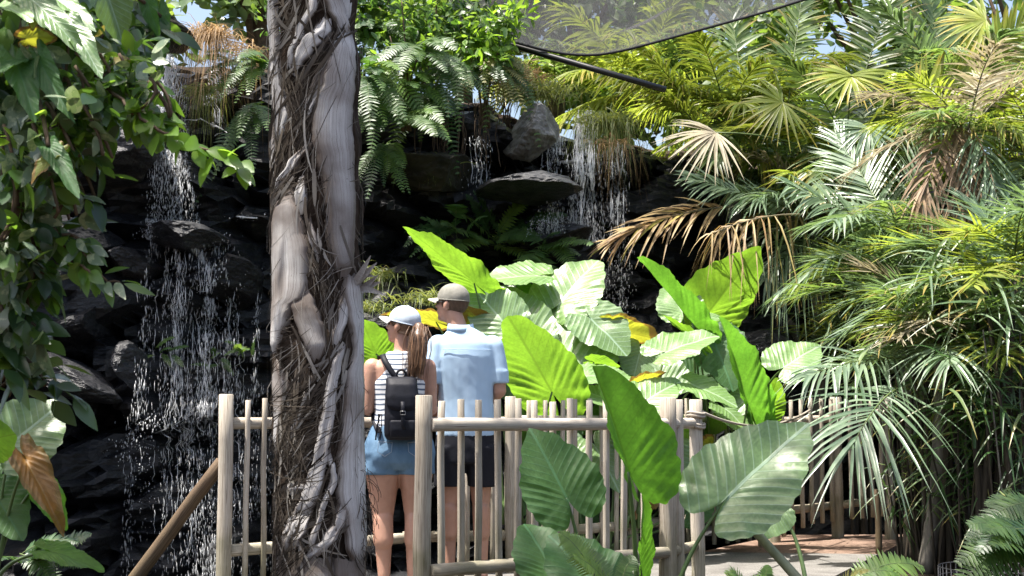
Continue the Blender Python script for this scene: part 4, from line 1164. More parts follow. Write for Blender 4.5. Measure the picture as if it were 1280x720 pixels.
ear_plant('elephant ear plant with a tall bright green folded leaf in front of the fence', at(797, 800, 6.95), [
 bp_(A=(786, 590, 6.6), B=(744, 452, 6.8), m='ear_green', w=.66, n=(.72, .70, .1), fold=1.0, droop=.04, lean=-.35, foot=(797, 800, 6.8), rs=1.2),
 bp_(A=(800, 706, 6.95), B=(806, 612, 6.9), m='ear_green', w=.22, n=(.5, -.7, .2), fold=.9, droop=.02),
 bp_(A=(708, 622, 7.0), B=(664, 533, 7.0), m='ear_dark', w=1.0, n=(.12, -.92, .38), droop=.1, lean=.25, foot=(740, 800, 7.0)),
 bp_(A=(690, 712, 6.6), B=(656, 648, 6.6), m='ear_dark', w=1.1, n=(.3, -.85, .4), foot=(730, 800, 6.8), wave=.05),
 bp_(A=(745, 735, 6.4), B=(688, 662, 6.5), m='ear_dark', w=1.05, n=(.1, -.75, .65), foot=(745, 830, 6.7), wave=.05),
], r=.014)
ear_plant('elephant ear plant holding one big blue-green leaf over the path edge', at(850, 770, 6.7), [
 bp_(A=(914, 618, 6.7), B=(1012, 521, 6.6), m='ear_blue', w=.84, lean=.5, n=(-.12, -.86, .5), droop=.1, fold=.1, foot=(838, 760, 6.7)),
 bp_(A=(972, 640, 7.6), B=(952, 672, 7.5), m='ear_blue', w=1.1, n=(.2, -.8, .5), foot=(1010, 745, 7.4)),
], r=.013)
b = MB(); b.tube(bez(at(920, 640, 6.9), at(952, 672, 6.85), at(1010, 738, 6.7), 12), lin(.019, .024, 12), 10)
tag(b.build('cut_stalk', M['ear_stalk_pale'], at_loc=at(1010, 738, 6.7)), 'thick pale stalk leaning up from the soil under the big blue-green leaf', 'stalk')
ear_plant('elephant ear plant at the pond edge with torn brown-edged leaves', at(-30, 800, 5.0), [
 bp_(A=(14, 556, 5.0), B=(80, 497, 4.9), m='ear_blue', w=1.2, n=(.1, -.86, .5), wave=.04),
 bp_(A=(-18, 552, 4.8), B=(22, 540, 4.75), m='ear_lime', w=1.5, n=(.1, .85, .4)),
 bp_(A=(34, 578, 4.9), B=(80, 660, 4.85), m='ear_brown', w=.36, n=(.35, -.8, .4), fold=.6, wave=.06),
 bp_(A=(48, 606, 5.0), B=(88, 664, 5.0), m='ear_green', w=.55, n=(.5, -.7, .4), fold=.3),
 bp_(A=(64, 690, 4.7), B=(133, 708, 4.6), m='ear_green', w=.62, n=(-.15, -.45, .9), foot=(-10, 745, 4.7)),
 bp_(A=(-5, 620, 5.0), B=(28, 672, 4.95), m='ear_dark', w=.9, n=(.2, -.8, .5)),
 bp_(A=(0, 600, 5.2), B=(-30, 660, 5.2), m='ear_dark', w=.9, n=(.2, -.8, .5)),
], r=.009)
# ================================================================== vines at the left
def vine(label, stems, leafspec, loc, name='climbing_vine', cat='vine', group='vines hanging at the left'):
    """stems: lists of (px,py,Y); leafspec: (n per stem, length, width, mats)"""
    root = thing(name, label, cat, loc, group)
    sb = MB(); mats = leafspec[3]; lb = MB()
    for st in stems:
        pts = [at(*p) for p in st]
        fine = []
        for a, c in zip(pts, pts[1:]):
            for k in range(6): fine.append(a.lerp(c, k / 6) + rnd_dir() * .006)
        fine.append(pts[-1]); sb.tube(fine, lin(.006, .0025, len(fine)), 6)
        for i in range(leafspec[0]):
            t = (i + RND.random()) / leafspec[0]; k = t * (len(fine) - 1); a = int(min(k, len(fine) - 2)); p = fine[a].lerp(fine[a + 1], k - a)
            tan = (fine[a + 1] - fine[a]).normalized()
            d = (tan * .6 + rnd_dir() * .8 + V((0, -.1, -.45))).normalized()
            blade(lb, p + d * .015, d, (V((-.2, -.6, .7)) + rnd_dir() * .5).normalized(), leafspec[1] * RND.uniform(.6, 1.2), leafspec[2] * RND.uniform(.7, 1.15), RND.uniform(.1, .35), RND.uniform(0, .35), RND.randrange(len(mats)))
    sb.build('stem', M['twig'], root); lb.build('foliage', [M[m] for m in mats], root)
    return root, lb
def vine_mass(label, blobs, n, L, w, mats, loc, group='vines hanging at the left'):
    root = thing('climbing_vine', label, 'vine', loc, group); lb = MB(); sb = MB()
    for (px, py, Y, rx, ry, rz, k) in blobs:
        c = at(px, py, Y); leaf_cloud(lb, c, (rx, ry, rz), int(n * k), L, w, len(mats), .7, .5)
        for q in range(4):
            a = c + V((RND.uniform(-rx, rx) * .8, RND.uniform(-ry, ry), rz)); 
            sb.tube(bez(a, a + V((.05, 0, -rz)), a + V((RND.uniform(-.1, .1), 0, -2 * rz)), 10), .005, 5)
    lb.build('foliage', [M[m] for m in mats], root); sb.build('stem', M['twig'], root)
    return root
tr = thing('tree', 'dark tree trunk carrying the hanging vines at the left edge', 'tree', V((-1.75, 4.3, -.06)))
b = MB(); b.tube([V((-1.75, 4.3, -.1)), V((-1.72, 4.3, 1)), V((-1.6, 4.35, 2.2)), V((-1.55, 4.3, 3.2)), V((-1.6, 4.2, 4.6))], [.16, .13, .12, .11, .09], 12); b.build('trunk', M['stem_dark'], tr)
b = MB()
for q in (V((-.7, 3.6, 2.9)), V((-1.2, 5.2, 3.2)), V((-2.6, 4, 3.4)), V((-.95, 4.3, 3.3)), V((-1.4, 3.4, 3.3))):
    b.tube(bez(V((-1.57, 4.3, 2.7)), V((-1.3, 4.1, 3.2)), q, 10), lin(.06, .02, 10), 8)
b.build('limbs', M['stem_dark'], tr)
b = MB()
for c, r_, k in ((V((-2.4, 4.3, 3.7)), .6, 300), (V((-2.4, 5.2, 3.7)), .9, 600), (V((-2.2, 4.0, 3.9)), .9, 500)):
    leaf_cloud(b, c, (r_, r_, r_ * .5), k, .13, .04, 2, .6, .2)
b.build('crown', [M['vine_dark'], M['vine_green']], tr)  # crown out of view, enlarged to shade the vines below
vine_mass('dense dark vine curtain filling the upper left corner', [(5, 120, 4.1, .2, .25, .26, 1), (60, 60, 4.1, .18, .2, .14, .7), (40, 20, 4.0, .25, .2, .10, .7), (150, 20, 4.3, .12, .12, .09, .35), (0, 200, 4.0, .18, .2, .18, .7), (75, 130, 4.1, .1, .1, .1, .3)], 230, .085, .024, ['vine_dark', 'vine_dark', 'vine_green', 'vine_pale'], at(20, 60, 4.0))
vine_mass('pale mottled vine sprays below the dark curtain at the left edge', [(30, 215, 3.8, .12, .12, .12, 1), (55, 165, 3.8, .10, .08, .08, .5), (25, 290, 3.9, .11, .1, .13, .9), (5, 350, 3.9, .09, .1, .12, .6), (0, 265, 3.8, .1, .1, .1, .5), (75, 235, 3.85, .05, .06, .09, .25)], 105, .08, .02, ['vine_pale', 'vine_green', 'vine_dark', 'vine_lime', 'vine_pale'], at(40, 200, 3.8))
vine_mass('thin lower vine strands with small dark leaves beside the long low slab', [(0, 400, 4.0, .07, .1, .11, 1), (25, 465, 4.0, .06, .08, .04, .4), (0, 470, 4.1, .08, .1, .06, .4)], 70, .09, .024, ['vine_dark', 'vine_dark', 'vine_green', 'vine_pale'], at(15, 420, 4.0))
vine_mass('small sunlit vine sprays at the edge of the dark curtain', [(110, 120, 3.8, .09, .08, .07, 1), (150, 100, 3.9, .07, .08, .06, .6), (85, 165, 3.75, .07, .06, .07, .7), (180, 125, 3.8, .05, .06, .05, .4)], 110, .06, .019, ['vine_lime', 'vine_green', 'vine_pale', 'vine_dark'], at(110, 90, 3.8))
root, lb = vine('bright green vine branch reaching out over the left waterfall', [
  [(95, 60, 3.9), (125, 100, 3.8), (165, 138, 3.75), (200, 165, 3.7), (240, 178, 3.7), (275, 195, 3.7), (305, 208, 3.7)],
  [(125, 100, 3.8), (140, 80, 3.9), (170, 70, 3.95)], [(165, 138, 3.75), (185, 140, 3.8), (195, 150, 3.8)]], (46, .075, .022, ['bush_bright', 'vine_lime', 'vine_lime', 'vine_green']), at(95, 60, 3.9))
vine('leafy vine tip with pointed pale leaves in front of the black rocks', [
  [(30, 255, 3.9), (70, 290, 3.85), (95, 330, 3.8), (120, 345, 3.75), (152, 356, 3.75)], [(70, 290, 3.85), (100, 300, 3.8), (112, 330, 3.8)]], (24, .075, .016, ['vine_pale', 'vine_green', 'vine_lime', 'vine_green']), at(30, 255, 3.9))
vine('vine spray with drooping dark leaves at the middle of the left edge', [
  [(15, 360, 3.9), (40, 400, 3.9), (55, 425, 3.85)], [(10, 300, 3.9), (50, 330, 3.9), (60, 360, 3.9)], [(0, 380, 3.9), (15, 430, 3.9), (20, 470, 3.9)]], (16, .10, .024, ['vine_dark', 'vine_green', 'vine_pale', 'vine_dark']), at(15, 360, 3.9))
# big individual leaves in the corner
root = thing('broadleaf_climber', 'climber with long drooping grey-green leaves in the upper left corner', 'vine', at(100, -40, 3.9), 'vines hanging at the left')
for (A, B, wid, nr, m) in (((40, 0, 3.7), (104, 55, 3.6), .34, (.1, -.8, .5), 'ear_blue'), ((85, 30, 3.7), (128, 84, 3.6), .34, (.2, -.75, .6), 'ear_blue'), ((128, -22, 3.9), (160, 56, 3.95), .7, (.35, -.8, .45), 'ear_blue'),
     ((0, 8, 3.7), (40, 12, 3.6), .5, (0, -.4, .9), 'ear_pale'), ((60, -6, 3.8), (118, 20, 3.7), .4, (0, -.5, .85), 'ear_pale'), ((45, 20, 3.7), (38, 38, 3.7), .9, (0, -.8, .5), 'ear_worn'), ((35, 48, 3.75), (78, 42, 3.7), .5, (.1, .7, .6), 'ear_worn'),
     ((20, 78, 3.7), (45, 140, 3.6), .4, (.3, -.8, .45), 'ear_dark'), ((50, 75, 3.7), (80, 140, 3.6), .32, (-.3, -.85, .4), 'ear_dark'), ((30, 75, 3.7), (-10, 85, 3.6), .35, (0, -.6, .8), 'ear_dark'), ((62, 185, 3.6), (98, 236, 3.5), .3, (.2, -.8, .5), 'ear_dark'),
     ((70, 190, 3.6), (35, 222, 3.55), .5, (-.2, -.8, .5), 'ear_worn'), ((200, 20, 4.3), (206, 85, 4.3), .35, (.5, -.8, .2), 'ear_dark'), ((160, 60, 4.0), (178, 105, 4.0), .5, (.3, .7, .4), 'ear_green'), ((185, 5, 4.2), (196, 45, 4.2), .5, (-.3, -.8, .4), 'ear_dark')):
    ear_leaf('leaf', m, root, at(*A), at(*B), wid, nr, .25, .2, .01, .04, int(A[0] + A[1] * 7))
b = MB()
for (A, B) in (((100, -60, 4.0), (60, 0, 3.75)), ((110, -60, 4.0), (130, -20, 3.9)), ((60, -20, 3.9), (30, 75, 3.72)), ((120, -30, 4.1), (200, 20, 4.3)), ((30, 80, 3.72), (60, 182, 3.6)), ((150, 20, 4.1), (160, 60, 4.0))):
    b.tube(bez(at(*A), at((A[0] + B[0]) / 2 + 8, (A[1] + B[1]) / 2 - 6, A[2]), at(*B), 8), .006, 6)
b.build('stem', M['twig'], root)

# ================================================================== ferns, grass and shrubs on the cliff
FN = ['fern_green', 'fern_dark', 'fern_green', 'fern_bright']
def fpos(px, py, off=.25): return on_cliff(px, py, off).y
for (lab, px, py, dY, n, L, mats, tow, sp, dr) in [
 ('fern hanging left of the palm trunk near the top of the cliff', 328, 85, .4, 14, .45, FN, (-.5, -.5, .3), .7, .8),
 ('small pale fern sprig poking out under the white sky gap', 285, 70, .3, 5, .3, ['fern_bright', 'fern_green'], (-.6, -.4, .2), .5, .4),
 ('dark fern tucked against the left side of the trunk, lower than the others', 322, 140, .4, 10, .4, ['fern_dark', 'fern_green'], (-.2, -.5, -.1), .6, .9),
 ('thick fern clump just right of the trunk at the very top', 462, 40, .5, 20, .48, FN, (.1, -.6, .2), .9, .7),
 ('fern with drooping fronds right of the trunk, under the top clump', 470, 130, .45, 18, .45, FN, (.2, -.6, 0), .8, .8),
 ('fern with light arching fronds pointing right toward the mossy boulder', 500, 150, .45, 10, .48, ['fern_bright', 'fern_green'], (.8, -.5, .25), .4, .6),
 ('lowest fern right of the trunk, hanging over the dark cave', 478, 185, .45, 10, .38, FN, (.1, -.5, -.3), .6, .7),
 ('fern filling the gap between the trunk and the thin sapling', 458, 95, .4, 16, .45, FN, (.1, -.6, .1), .9, .7),
 ('fern with yellow-green fronds at the root of the thin sapling', 505, 108, .4, 14, .45, ['fern_green', 'fern_bright', 'fern_dark'], (.2, -.6, .1), .9, .7),
 ('dark fern hanging on the cave edge above the brown roots', 548, 118, .4, 12, .4, ['fern_dark', 'fern_green'], (.1, -.6, -.1), .9, .8),
 ('shaded fern behind the thin sapling on the cliff top', 520, 60, .5, 16, .45, ['fern_dark', 'fern_green'], (.1, -.6, .2), .9, .6),
 ('broad fern under the bright shrub, drooping over the cave mouth', 610, 85, .5, 18, .42, ['fern_dark', 'fern_green', 'fern_yellow'], (.2, -.6, .1), .9, .9),
 ('yellowing fern draped beside the pale boulder', 630, 82, .45, 12, .42, ['fern_yellow', 'fern_green', 'fern_yellow'], (.3, -.5, -.1), .7, 1.0),
 ('hanging fern above the mossy boulder', 560, 75, .5, 12, .42, ['fern_dark', 'fern_green'], (0, -.5, -.2), .7, .9),
 ('dark sword fern low on the cliff with an upright frond', 620, 300, .35, 10, .62, ['fern_green', 'fern_dark', 'fern_bright'], (0, -.4, .4), .9, .3),
 ('dark sword fern spreading right of the upright one, above the pale ribbed leaf', 675, 310, .35, 10, .55, ['fern_green', 'fern_green', 'fern_dark'], (.2, -.4, .1), .9, .5),
 ('dark sword fern left of the upright one on the wet rock', 572, 290, .35, 9, .48, ['fern_green', 'fern_dark'], (-.1, -.4, .2), .9, .5),
 ('tiny green plant growing in the splash of the left waterfall, right side', 308, 440, .3, 6, .2, ['fern_green'], (0, -.5, .3), .9, .4),
 ('tiny dark plant in the middle of the left waterfall', 270, 450, .3, 6, .16, ['fern_dark', 'fern_green'], (0, -.5, .3), .9, .4),
 ('tiny moss plant beside the upright grey stone', 205, 440, .3, 6, .2, ['fern_dark', 'fern_green'], (0, -.5, .2), .9, .4),
 ('fern at the pond edge under the torn leaves at the lower left', 40, 700, None, 9, .3, ['fern_dark'], (.2, -.4, .3), .8, .5),
]:
    Y = fpos(px, py, dY) if dY else 5.6
    fern(lab, px, py, Y, n, L, mats, tow, sp, dr)
for (lab, px, py, Y, L, n, mats, tow, sp) in [
 ('pale blurred fern at the bottom edge under the big blue-green leaf', 950, 745, 5.6, .22, 7, ['fern_bright', 'fern_green'], (-.2, -.3, .5), .7),
 ('pale yellow fern frond leaning over the soil at the bottom', 1050, 742, 5.6, .36, 6, ['fern_bright', 'fern_bright', 'fern_yellow'], (.5, 0, .38), .38),
 ('yellow-green fern beside the dark elephant ear at the bottom', 760, 735, 6.1, .3, 5, ['fern_bright', 'fern_green'], (-.1, -.1, .45), .6),
 ('grey-green fern at the lower right corner beside the wire guard', 1310, 690, 6.2, .45, 10, ['fern_green', 'fern_dark'], (-.9, -.2, .35), .45),
 ('grey-green fern in front of the dark stems at the right edge', 1300, 640, 6.6, .4, 8, ['fern_green', 'fern_dark'], (-.7, -.2, .3), .5),
]:
    fern(lab, px, py, Y, n, L, mats, tow, sp, .5, 'ferns at the bottom of the garden', .24, None, 24, None, .065)
for (lab, px, py, dY, n, L, mat, w, sp, dr, rad, down) in [
 ('tuft of dry straw grass hanging at the lip of the left waterfall', 264, 44, .45, 480, .4, 'grass_straw', .0032, .75, 1.7, .07, .4),
 ('brown straw grass right of the dry tuft, over the thin trickle', 300, 60, .35, 110, .3, 'grass_straw', .004, .6, 1.9, .08, .7),
 ('green moss grass dripping below the straw tuft', 258, 112, .25, 160, .26, 'grass_green', .005, .5, 2.0, .07, .8),
 ('sunlit yellow grass on the cliff top left of the right waterfall', 668, 118, .3, 380, .34, 'grass_green', .006, .7, 1.0, .14, .1),
 ('straw coloured grass beside the shrub on the cliff top', 645, 102, .3, 260, .36, 'grass_straw', .006, .7, 1.2, .12, .1),
 ('green grass hanging right of the right waterfall', 758, 152, .3, 480, .36, 'grass_green', .005, .6, 1.6, .12, .4),
 ('dry grass fringe under the green grass right of the right waterfall', 768, 178, .3, 90, .3, 'grass_straw', .004, .5, 2.0, .1, .7),
 ('grass tuft on the mossy boulder', 545, 205, .35, 150, .2, 'grass_green', .004, .7, 1.2, .06, .2),
 ('grass tuft on the rock just right of the trunk', 470, 345, .4, 200, .3, 'grass_green', .004, .7, 1.2, .09, .2),
 ('lower grass tuft beside the one near the trunk', 465, 385, .4, 120, .2, 'grass_green', .004, .7, 1.0, .07, .2),
 ('grass tuft behind the woman and left of the man', 528, 375, .4, 170, .24, 'grass_green', .004, .8, .9, .09, .1),
]:
    grass(lab, px, py, fpos(px, py, dY), n, L, mat, w, sp, dr, 'grass tufts on the rocks', rad, down)
def shrub(label, px, py, Y, blobs, n, L, w, mats, stems=5, h=.7, name='shrub', cat='shrub', group='shrubs on the cliff top'):
    c = at(px, py, Y); root = thing(name, label, cat, c - V((0, 0, h)), group)
    b = MB()
    for (dx, dy, dz, r_, k) in blobs: leaf_cloud(b, c + V((dx, dy, dz)), (r_, r_, r_ * .75), int(n * k), L, w, len(mats), .7, .05)
    b.build('foliage', [M[m] for m in mats], root)
    s = MB()
    for k in range(stems):
        dx, dy, dz, r_, _k = blobs[k % len(blobs)]
        s.tube(bez(c - V((RND.uniform(-.05, .05), 0, h)), c + V((dx * .3, dy, -h * .3)), c + V((dx, dy, dz)) + rnd_dir() * r_ * .5, 10), lin(.014, .004, 10), 6)
    s.build('stems', M['twig'], root)
    return root
shrub('bright green shrub leaning over the cave at the top of the cliff', 605, 55, fpos(605, 85, .5), [(0, 0, 0, .22, 1), (.12, -.05, .12, .2, .9), (-.12, 0, -.05, .18, .7), (.22, -.1, .2, .14, .5), (.05, -.1, -.12, .16, .6)], 130, .10, .02, ['bush_bright', 'bush_bright', 'bush_green'])
shrub('tall thin sapling with sparse yellow-green leaves on the cliff top', 510, 70, fpos(510, 90, .5), [(0, 0, 0, .18, 1), (.1, 0, -.2, .12, .5), (-.15, 0, .1, .15, .6), (.02, 0, .4, .2, .7)], 70, .07, .018, ['bush_bright', 'bush_green'], 6, .6)
shrub('dark bush behind the ferns at the top of the cliff', 540, 30, fpos(540, 80, .2) + .2, [(0, 0, 0, .4, 1), (-.4, .1, .05, .4, 1), (.4, .1, 0, .35, 1), (.1, .2, .4, .4, 1), (-.2, .3, -.25, .35, 1)], 360, .09, .022, ['bush_green', 'fern_dark'], 8, .7)
shrub('dark bush hanging behind the trunk and the upper ferns', 440, 60, fpos(440, 90, .2) + .2, [(0, 0, 0, .4, 1), (-.4, .1, -.1, .35, .9), (.2, .1, .4, .4, 1), (-.5, .2, .35, .35, .8)], 300, .09, .022, ['bush_green', 'fern_dark'], 8, .7)
# thin creepers hanging below the plants, over the cave
hr = thing('hanging_roots', 'brown roots and dead fern strands hanging in the cave right of the trunk', 'roots', on_cliff(570, 150, .3))
b = MB()
for k in range(60):
    px = RND.uniform(520, 640); p = on_cliff(px, RND.uniform(115, 150), .35); l = RND.uniform(.15, .6); x = p.copy(); pts = [x]
    for i in range(8): x = x + V((RND.gauss(0, .008), RND.gauss(0, .006), -l / 8)); pts.append(x)
    b.tube(pts, RND.uniform(.0015, .005), 4)
b.build('root_strands', M['twig'], hr)

# ================================================================== trees and palms behind
def leafy_tree(label, px, py, Y, R_, n, mats, L=.2, w=.06):
    c = at(px, py, Y); gz = 3.6
    root = thing('tree', label, 'tree', V((c.x, Y, gz)), 'trees behind the cliff')
    b = MB(); b.tube(bez(V((c.x, Y, gz - .3)), V((c.x + .2, Y, (gz + c.z) / 2)), c, 10), lin(.16, .06, 10), 9)
    for k in range(7): b.tube(bez(V((c.x, Y, gz + (c.z - gz) * .5)), c + V((0, 0, -R_ * .3)), c + rnd_dir() * R_ * .8, 8), lin(.06, .015, 8), 6)
    b.build('trunk', M['twig'], root)
    b = MB()
    for k in range(16):
        q = rnd_dir() * R_ * (RND.random() ** .4); q.z *= .75
        leaf_cloud(b, c + q, (R_ * .36, R_ * .36, R_ * .28), n // 16, L, w, len(mats), .7, .15)
    b.build('crown', [M[m] for m in mats], root)
for lab, px, py, Y, R_, n, mats in [
 ('leafy tree showing through the shade net above the ferns', 570, -20, 17, 1.5, 1900, ['tree_far', 'bush_green']),
 ('darker leafy tree showing through the middle of the shade net', 720, -10, 18.5, 1.9, 2200, ['bush_green', 'fern_dark']),
 ('bright yellow-green tree behind the shade net pole', 770, 110, 18, .9, 1300, ['tree_far', 'bush_bright']),
 ('tree with sparse pale leaves beside the white sky gap', 318, -10, 15, .55, 420, ['tree_far', 'palm_blue']),
 ('leafy tree behind the sunlit palms at the top', 900, 60, 19, 1.7, 2000, ['tree_far', 'bush_green']),
 ('leafy tree behind the straw fan leaf at the cliff top', 950, 150, 17.5, 1.2, 1500, ['tree_far', 'bush_green']),
 ('dense tree filling the gap behind the upper right palms', 1110, 60, 18, 2.1, 2600, ['bush_green', 'tree_far']),
 ('dense green tree behind the palms at the right edge', 1290, 80, 17, 2.0, 2400, ['bush_green', 'tree_far']),
 ('leafy tree behind the upper left vines, above the waterfall', 120, 20, 14, .8, 900, ['bush_green', 'tree_far']),
]: leafy_tree(lab, px, py, Y, R_, n, mats)

def palm_clump(label, base, specs, extra=None, trunk=None, name='palm', group='palms on the right bank'):
    """specs: fronds (A, B, dict); extra: (center, n, len range, mats, dict) random fronds"""
    base = V(base); root = thing(name, label, 'palm', base, group)
    hub = at(*extra[0]) if extra else (at(*specs[0][0]))
    if trunk:
        b = MB(); m = 16
        pts = bez(base, base.lerp(hub, .5) + V((.08, 0, 0)), hub, m)
        b.tube(pts, [trunk * (1.15 - .35 * i / m + .06 * (i % 2)) for i in range(m)], 10); b.build('trunk', M['stem_grey'], root)
    for A, B, k in specs:
        k = dict(k); bl = k.pop('m', 'palm_green'); ra = k.pop('r', 'stem_green')
        if k.pop('fan', False):
            C = at(*A); ax = at(*B) - C
            fan_mesh(C, k.pop('nrm', (0, -.8, .5)), ax, ax.length, **k).build('frond', M[bl], root)
            st = MB(); st.tube(bez(C, C.lerp(hub, .5) + V((0, 0, .1)), hub + V((0, .1, -.1)), 8), .007, 5); st.build('leaf_stalk', M[ra], root)
        else:
            frond(root, at(*A), at(*B), bl, ra, **k)
    if extra:
        c, n, (l0, l1), mats, k = extra
        k = dict(k); up = k.pop('up', .5); sagf = k.pop('sagf', .35); tow = V(k.pop('toward', (0, -.15, 0)))
        for i in range(n):
            a = 2 * pi * (i + RND.random() * .8) / n
            d = (V((cos(a), sin(a) * .8, RND.uniform(-.25, 1) * up * 2)) + tow).normalized(); l = RND.uniform(l0, l1)
            B = hub + d * l + V((0, 0, -sagf * l * RND.uniform(.3, 1.1)))
            mt = RND.choice(mats)
            frond(root, hub + rnd_dir() * .05, B, mt, 'stem_grey' if mt in ('palm_dead', 'palm_straw') else 'stem_green', sag=sagf * l * .6, **k)
    return root
D = dict
def gz(px, Y, z=-.06): return V((gx(px, Y), Y, z))
palm_clump('palm with a broad blue-green frond fanned out in the middle of the right bank', gz(1150, 10.9), [
  ((1122, 300, 10.7), (1045, 168, 11.5), D(m='palm_blue', n=38, L=.48, w=.0125, nrm=(-.2, -.9, .35), sag=.06, lsag=.15, ang=(62, 18), jit=.08)),
  ((1124, 300, 10.7), (1172, 178, 11.6), D(m='palm_blue', n=34, L=.5, w=.0125, nrm=(.2, -.9, .35), sag=.06, lsag=.15, ang=(62, 18), jit=.08)),
  ((1130, 310, 10.8), (985, 232, 10.5), D(m='palm_blue', n=30, L=.42, w=.014, nrm=(-.1, -.7, .7), sag=.08, lsag=.3)),
  ((1130, 310, 10.8), (1230, 250, 10.5), D(m='palm_blue', n=28, L=.42, w=.014, nrm=(.1, -.7, .7), sag=.1, lsag=.3)),
 ], ((1130, 310, 10.8), 14, (.6, 1.1), ['palm_blue', 'palm_green', 'palm_blue'], D(up=.4, n=28, L=.42, w=.013, lsag=.4)), .06)
palm_clump('palm with a drooping silvery frond hanging in front of the grey fence', gz(1150, 9.6), [
  ((1122, 486, 9.1), (1066, 556, 8.4), D(m='palm_blue', n=19, L=.66, w=.0125, nrm=(-.1, -.72, .68), sag=.1, lsag=.38, ang=(82, 12), jit=.07, start=.05, profile=lambda t: .75 + .25 * sin(pi * t), lift=.05)),
  ((1150, 450, 9.5), (1010, 470, 8.9), D(m='palm_blue', n=26, L=.45, w=.012, nrm=(0, -.6, .8), sag=.1, lsag=.6)),
 ], ((1175, 445, 9.4), 8, (.5, .9), ['palm_green', 'palm_blue'], D(up=.5, toward=(.4, 0, .2), n=26, L=.42, w=.011, lsag=.5)), .05)
palm_clump('palm with a withered rust-brown frond pointing left over the dark pool', gz(1010, 12.4, -.5), [
  ((925, 258, 12.0), (756, 306, 11.5), D(m='palm_rust', r='palm_straw', n=30, L=.42, w=.012, nrm=(0, -.8, .5), sag=.15, lsag=.35, ang=(38, 14), jit=.2)),
  ((1000, 265, 12.1), (862, 222, 11.8), D(m='palm_blue', n=36, L=.42, w=.012, nrm=(0, -.7, .7), sag=.02, lsag=.3, ang=(60, 25))),
  ((1010, 262, 12.2), (900, 290, 11.8), D(m='palm_rust', r='palm_straw', n=15, L=.5, w=.010, nrm=(0, -.6, .8), sag=.1, lsag=1.3, ang=(70, 30), jit=.25)),
  ((1020, 270, 12.2), (935, 310, 11.8), D(m='palm_green', r='palm_straw', n=16, L=.5, w=.010, nrm=(0, -.6, .8), sag=.1, lsag=1.2, ang=(70, 30), jit=.25)),
  ((1000, 268, 10.9), (890, 292, 10.5), D(m='palm_rust', r='palm_straw', n=10, L=.42, w=.008, nrm=(0, -.6, .8), sag=.08, lsag=1.3, ang=(70, 30), jit=.25, start=.3)),
  ((1030, 300, 12.2), (960, 345, 11.9), D(m='palm_blue', n=24, L=.48, w=.012, nrm=(0, -.7, .7), sag=.15, lsag=.9)),
 ], ((1020, 270, 12.4), 13, (.6, 1.15), ['palm_blue', 'palm_green', 'palm_bright', 'palm_straw'], D(up=.5, toward=(0, .1, .2), n=32, L=.46, w=.011, lsag=.4, jit=.22)), .06)
palm_clump('palm with sunlit yellow fan leaves above the middle of the right bank', gz(1070, 12.4), [
  ((978, 128, 11.9), (925, 150, 11.8), D(fan=True, m='palm_bright', n=26, spread=230, w=.016)),
  ((1064, 96, 11.6), (1070, 140, 11.5), D(fan=True, m='palm_yellow', n=32, spread=260, w=.016, nrm=(0, -.7, .6))),
  ((1064, 94, 11.6), (1004, 72, 11.5), D(fan=True, m='palm_yellow', n=9, spread=50, w=.018)),
  ((1064, 94, 11.6), (1136, 78, 11.5), D(fan=True, m='palm_yellow', n=9, spread=46, w=.018)),
  ((1130, 122, 11.6), (1222, 84, 11.4), D(m='palm_yellow', n=24, L=.32, w=.018, nrm=(.1, -.9, .4), sag=.03, lsag=.05, ang=(75, 35))),
  ((895, 166, 11.4), (830, 190, 11.2), D(fan=True, m='palm_straw', n=24, spread=170, w=.015, nrm=(0, -.7, .7))),
  ((1085, 160, 11.4), (1080, 205, 11.3), D(fan=True, m='palm_blue', n=26, spread=240, w=.015)),
  ((1232, 25, 11.8), (1185, 5, 11.6), D(fan=True, m='palm_yellow', n=26, spread=200, w=.018)),
 ], ((1060, 190, 12.3), 14, (.8, 1.4), ['palm_bright', 'palm_green', 'palm_green', 'palm_yellow'], D(up=.7, n=32, L=.42, w=.016, lsag=.35)), .08)
palm_clump('palm with tall upright fronds in the top right corner', gz(1190, 12.8), [
  ((1075, 110, 12.4), (1122, -25, 13.2), D(m='palm_green', n=40, L=.5, w=.018, nrm=(-.4, -.9, .2), sag=.05, lsag=.15)),
  ((1190, 150, 12.2), (1160, -10, 13.0), D(m='palm_green', n=40, L=.5, w=.018, nrm=(.3, -.9, .2), sag=.05, lsag=.15)),
  ((1200, 110, 12.0), (1290, 20, 11.8), D(m='palm_bright', n=36, L=.4, w=.016, nrm=(0, -.8, .5), sag=.1, lsag=.2)),
 ], ((1200, 160, 12.5), 18, (.8, 1.6), ['palm_bright', 'palm_green', 'palm_green', 'palm_blue'], D(up=.8, n=36, L=.45, w=.016, lsag=.35)), .09)
palm_clump('palm with sunlit yellow-green feather fronds under the shade net edge', gz(930, 13.6, .0), [
  ((860, 150, 12.8), (760, 92, 12.6), D(m='palm_bright', n=36, L=.45, w=.016, sag=.2, lsag=.7)),
  ((870, 150, 12.8), (800, 60, 12.6), D(m='palm_bright', n=36, L=.45, w=.016, sag=.15, lsag=.6)),
  ((985, 130, 12.8), (1005, -20, 13.6), D(m='palm_green', n=44, L=.4, w=.016, nrm=(.1, -.9, .2), sag=.05, lsag=.2)),
  ((930, 130, 12.8), (915, 20, 13.4), D(m='palm_green', n=40, L=.45, w=.016, nrm=(.1, -.9, .2), sag=.05, lsag=.2)),
  ((880, 170, 12.6), (830, 120, 12.4), D(m='palm_bright', n=30, L=.4, w=.014, sag=.1, lsag=.5)),
 ], ((910, 150, 13.0), 16, (.7, 1.4), ['palm_bright', 'palm_bright', 'palm_bright', 'palm_green'], D(up=.7, n=34, L=.42, w=.015, lsag=.5)), .08)
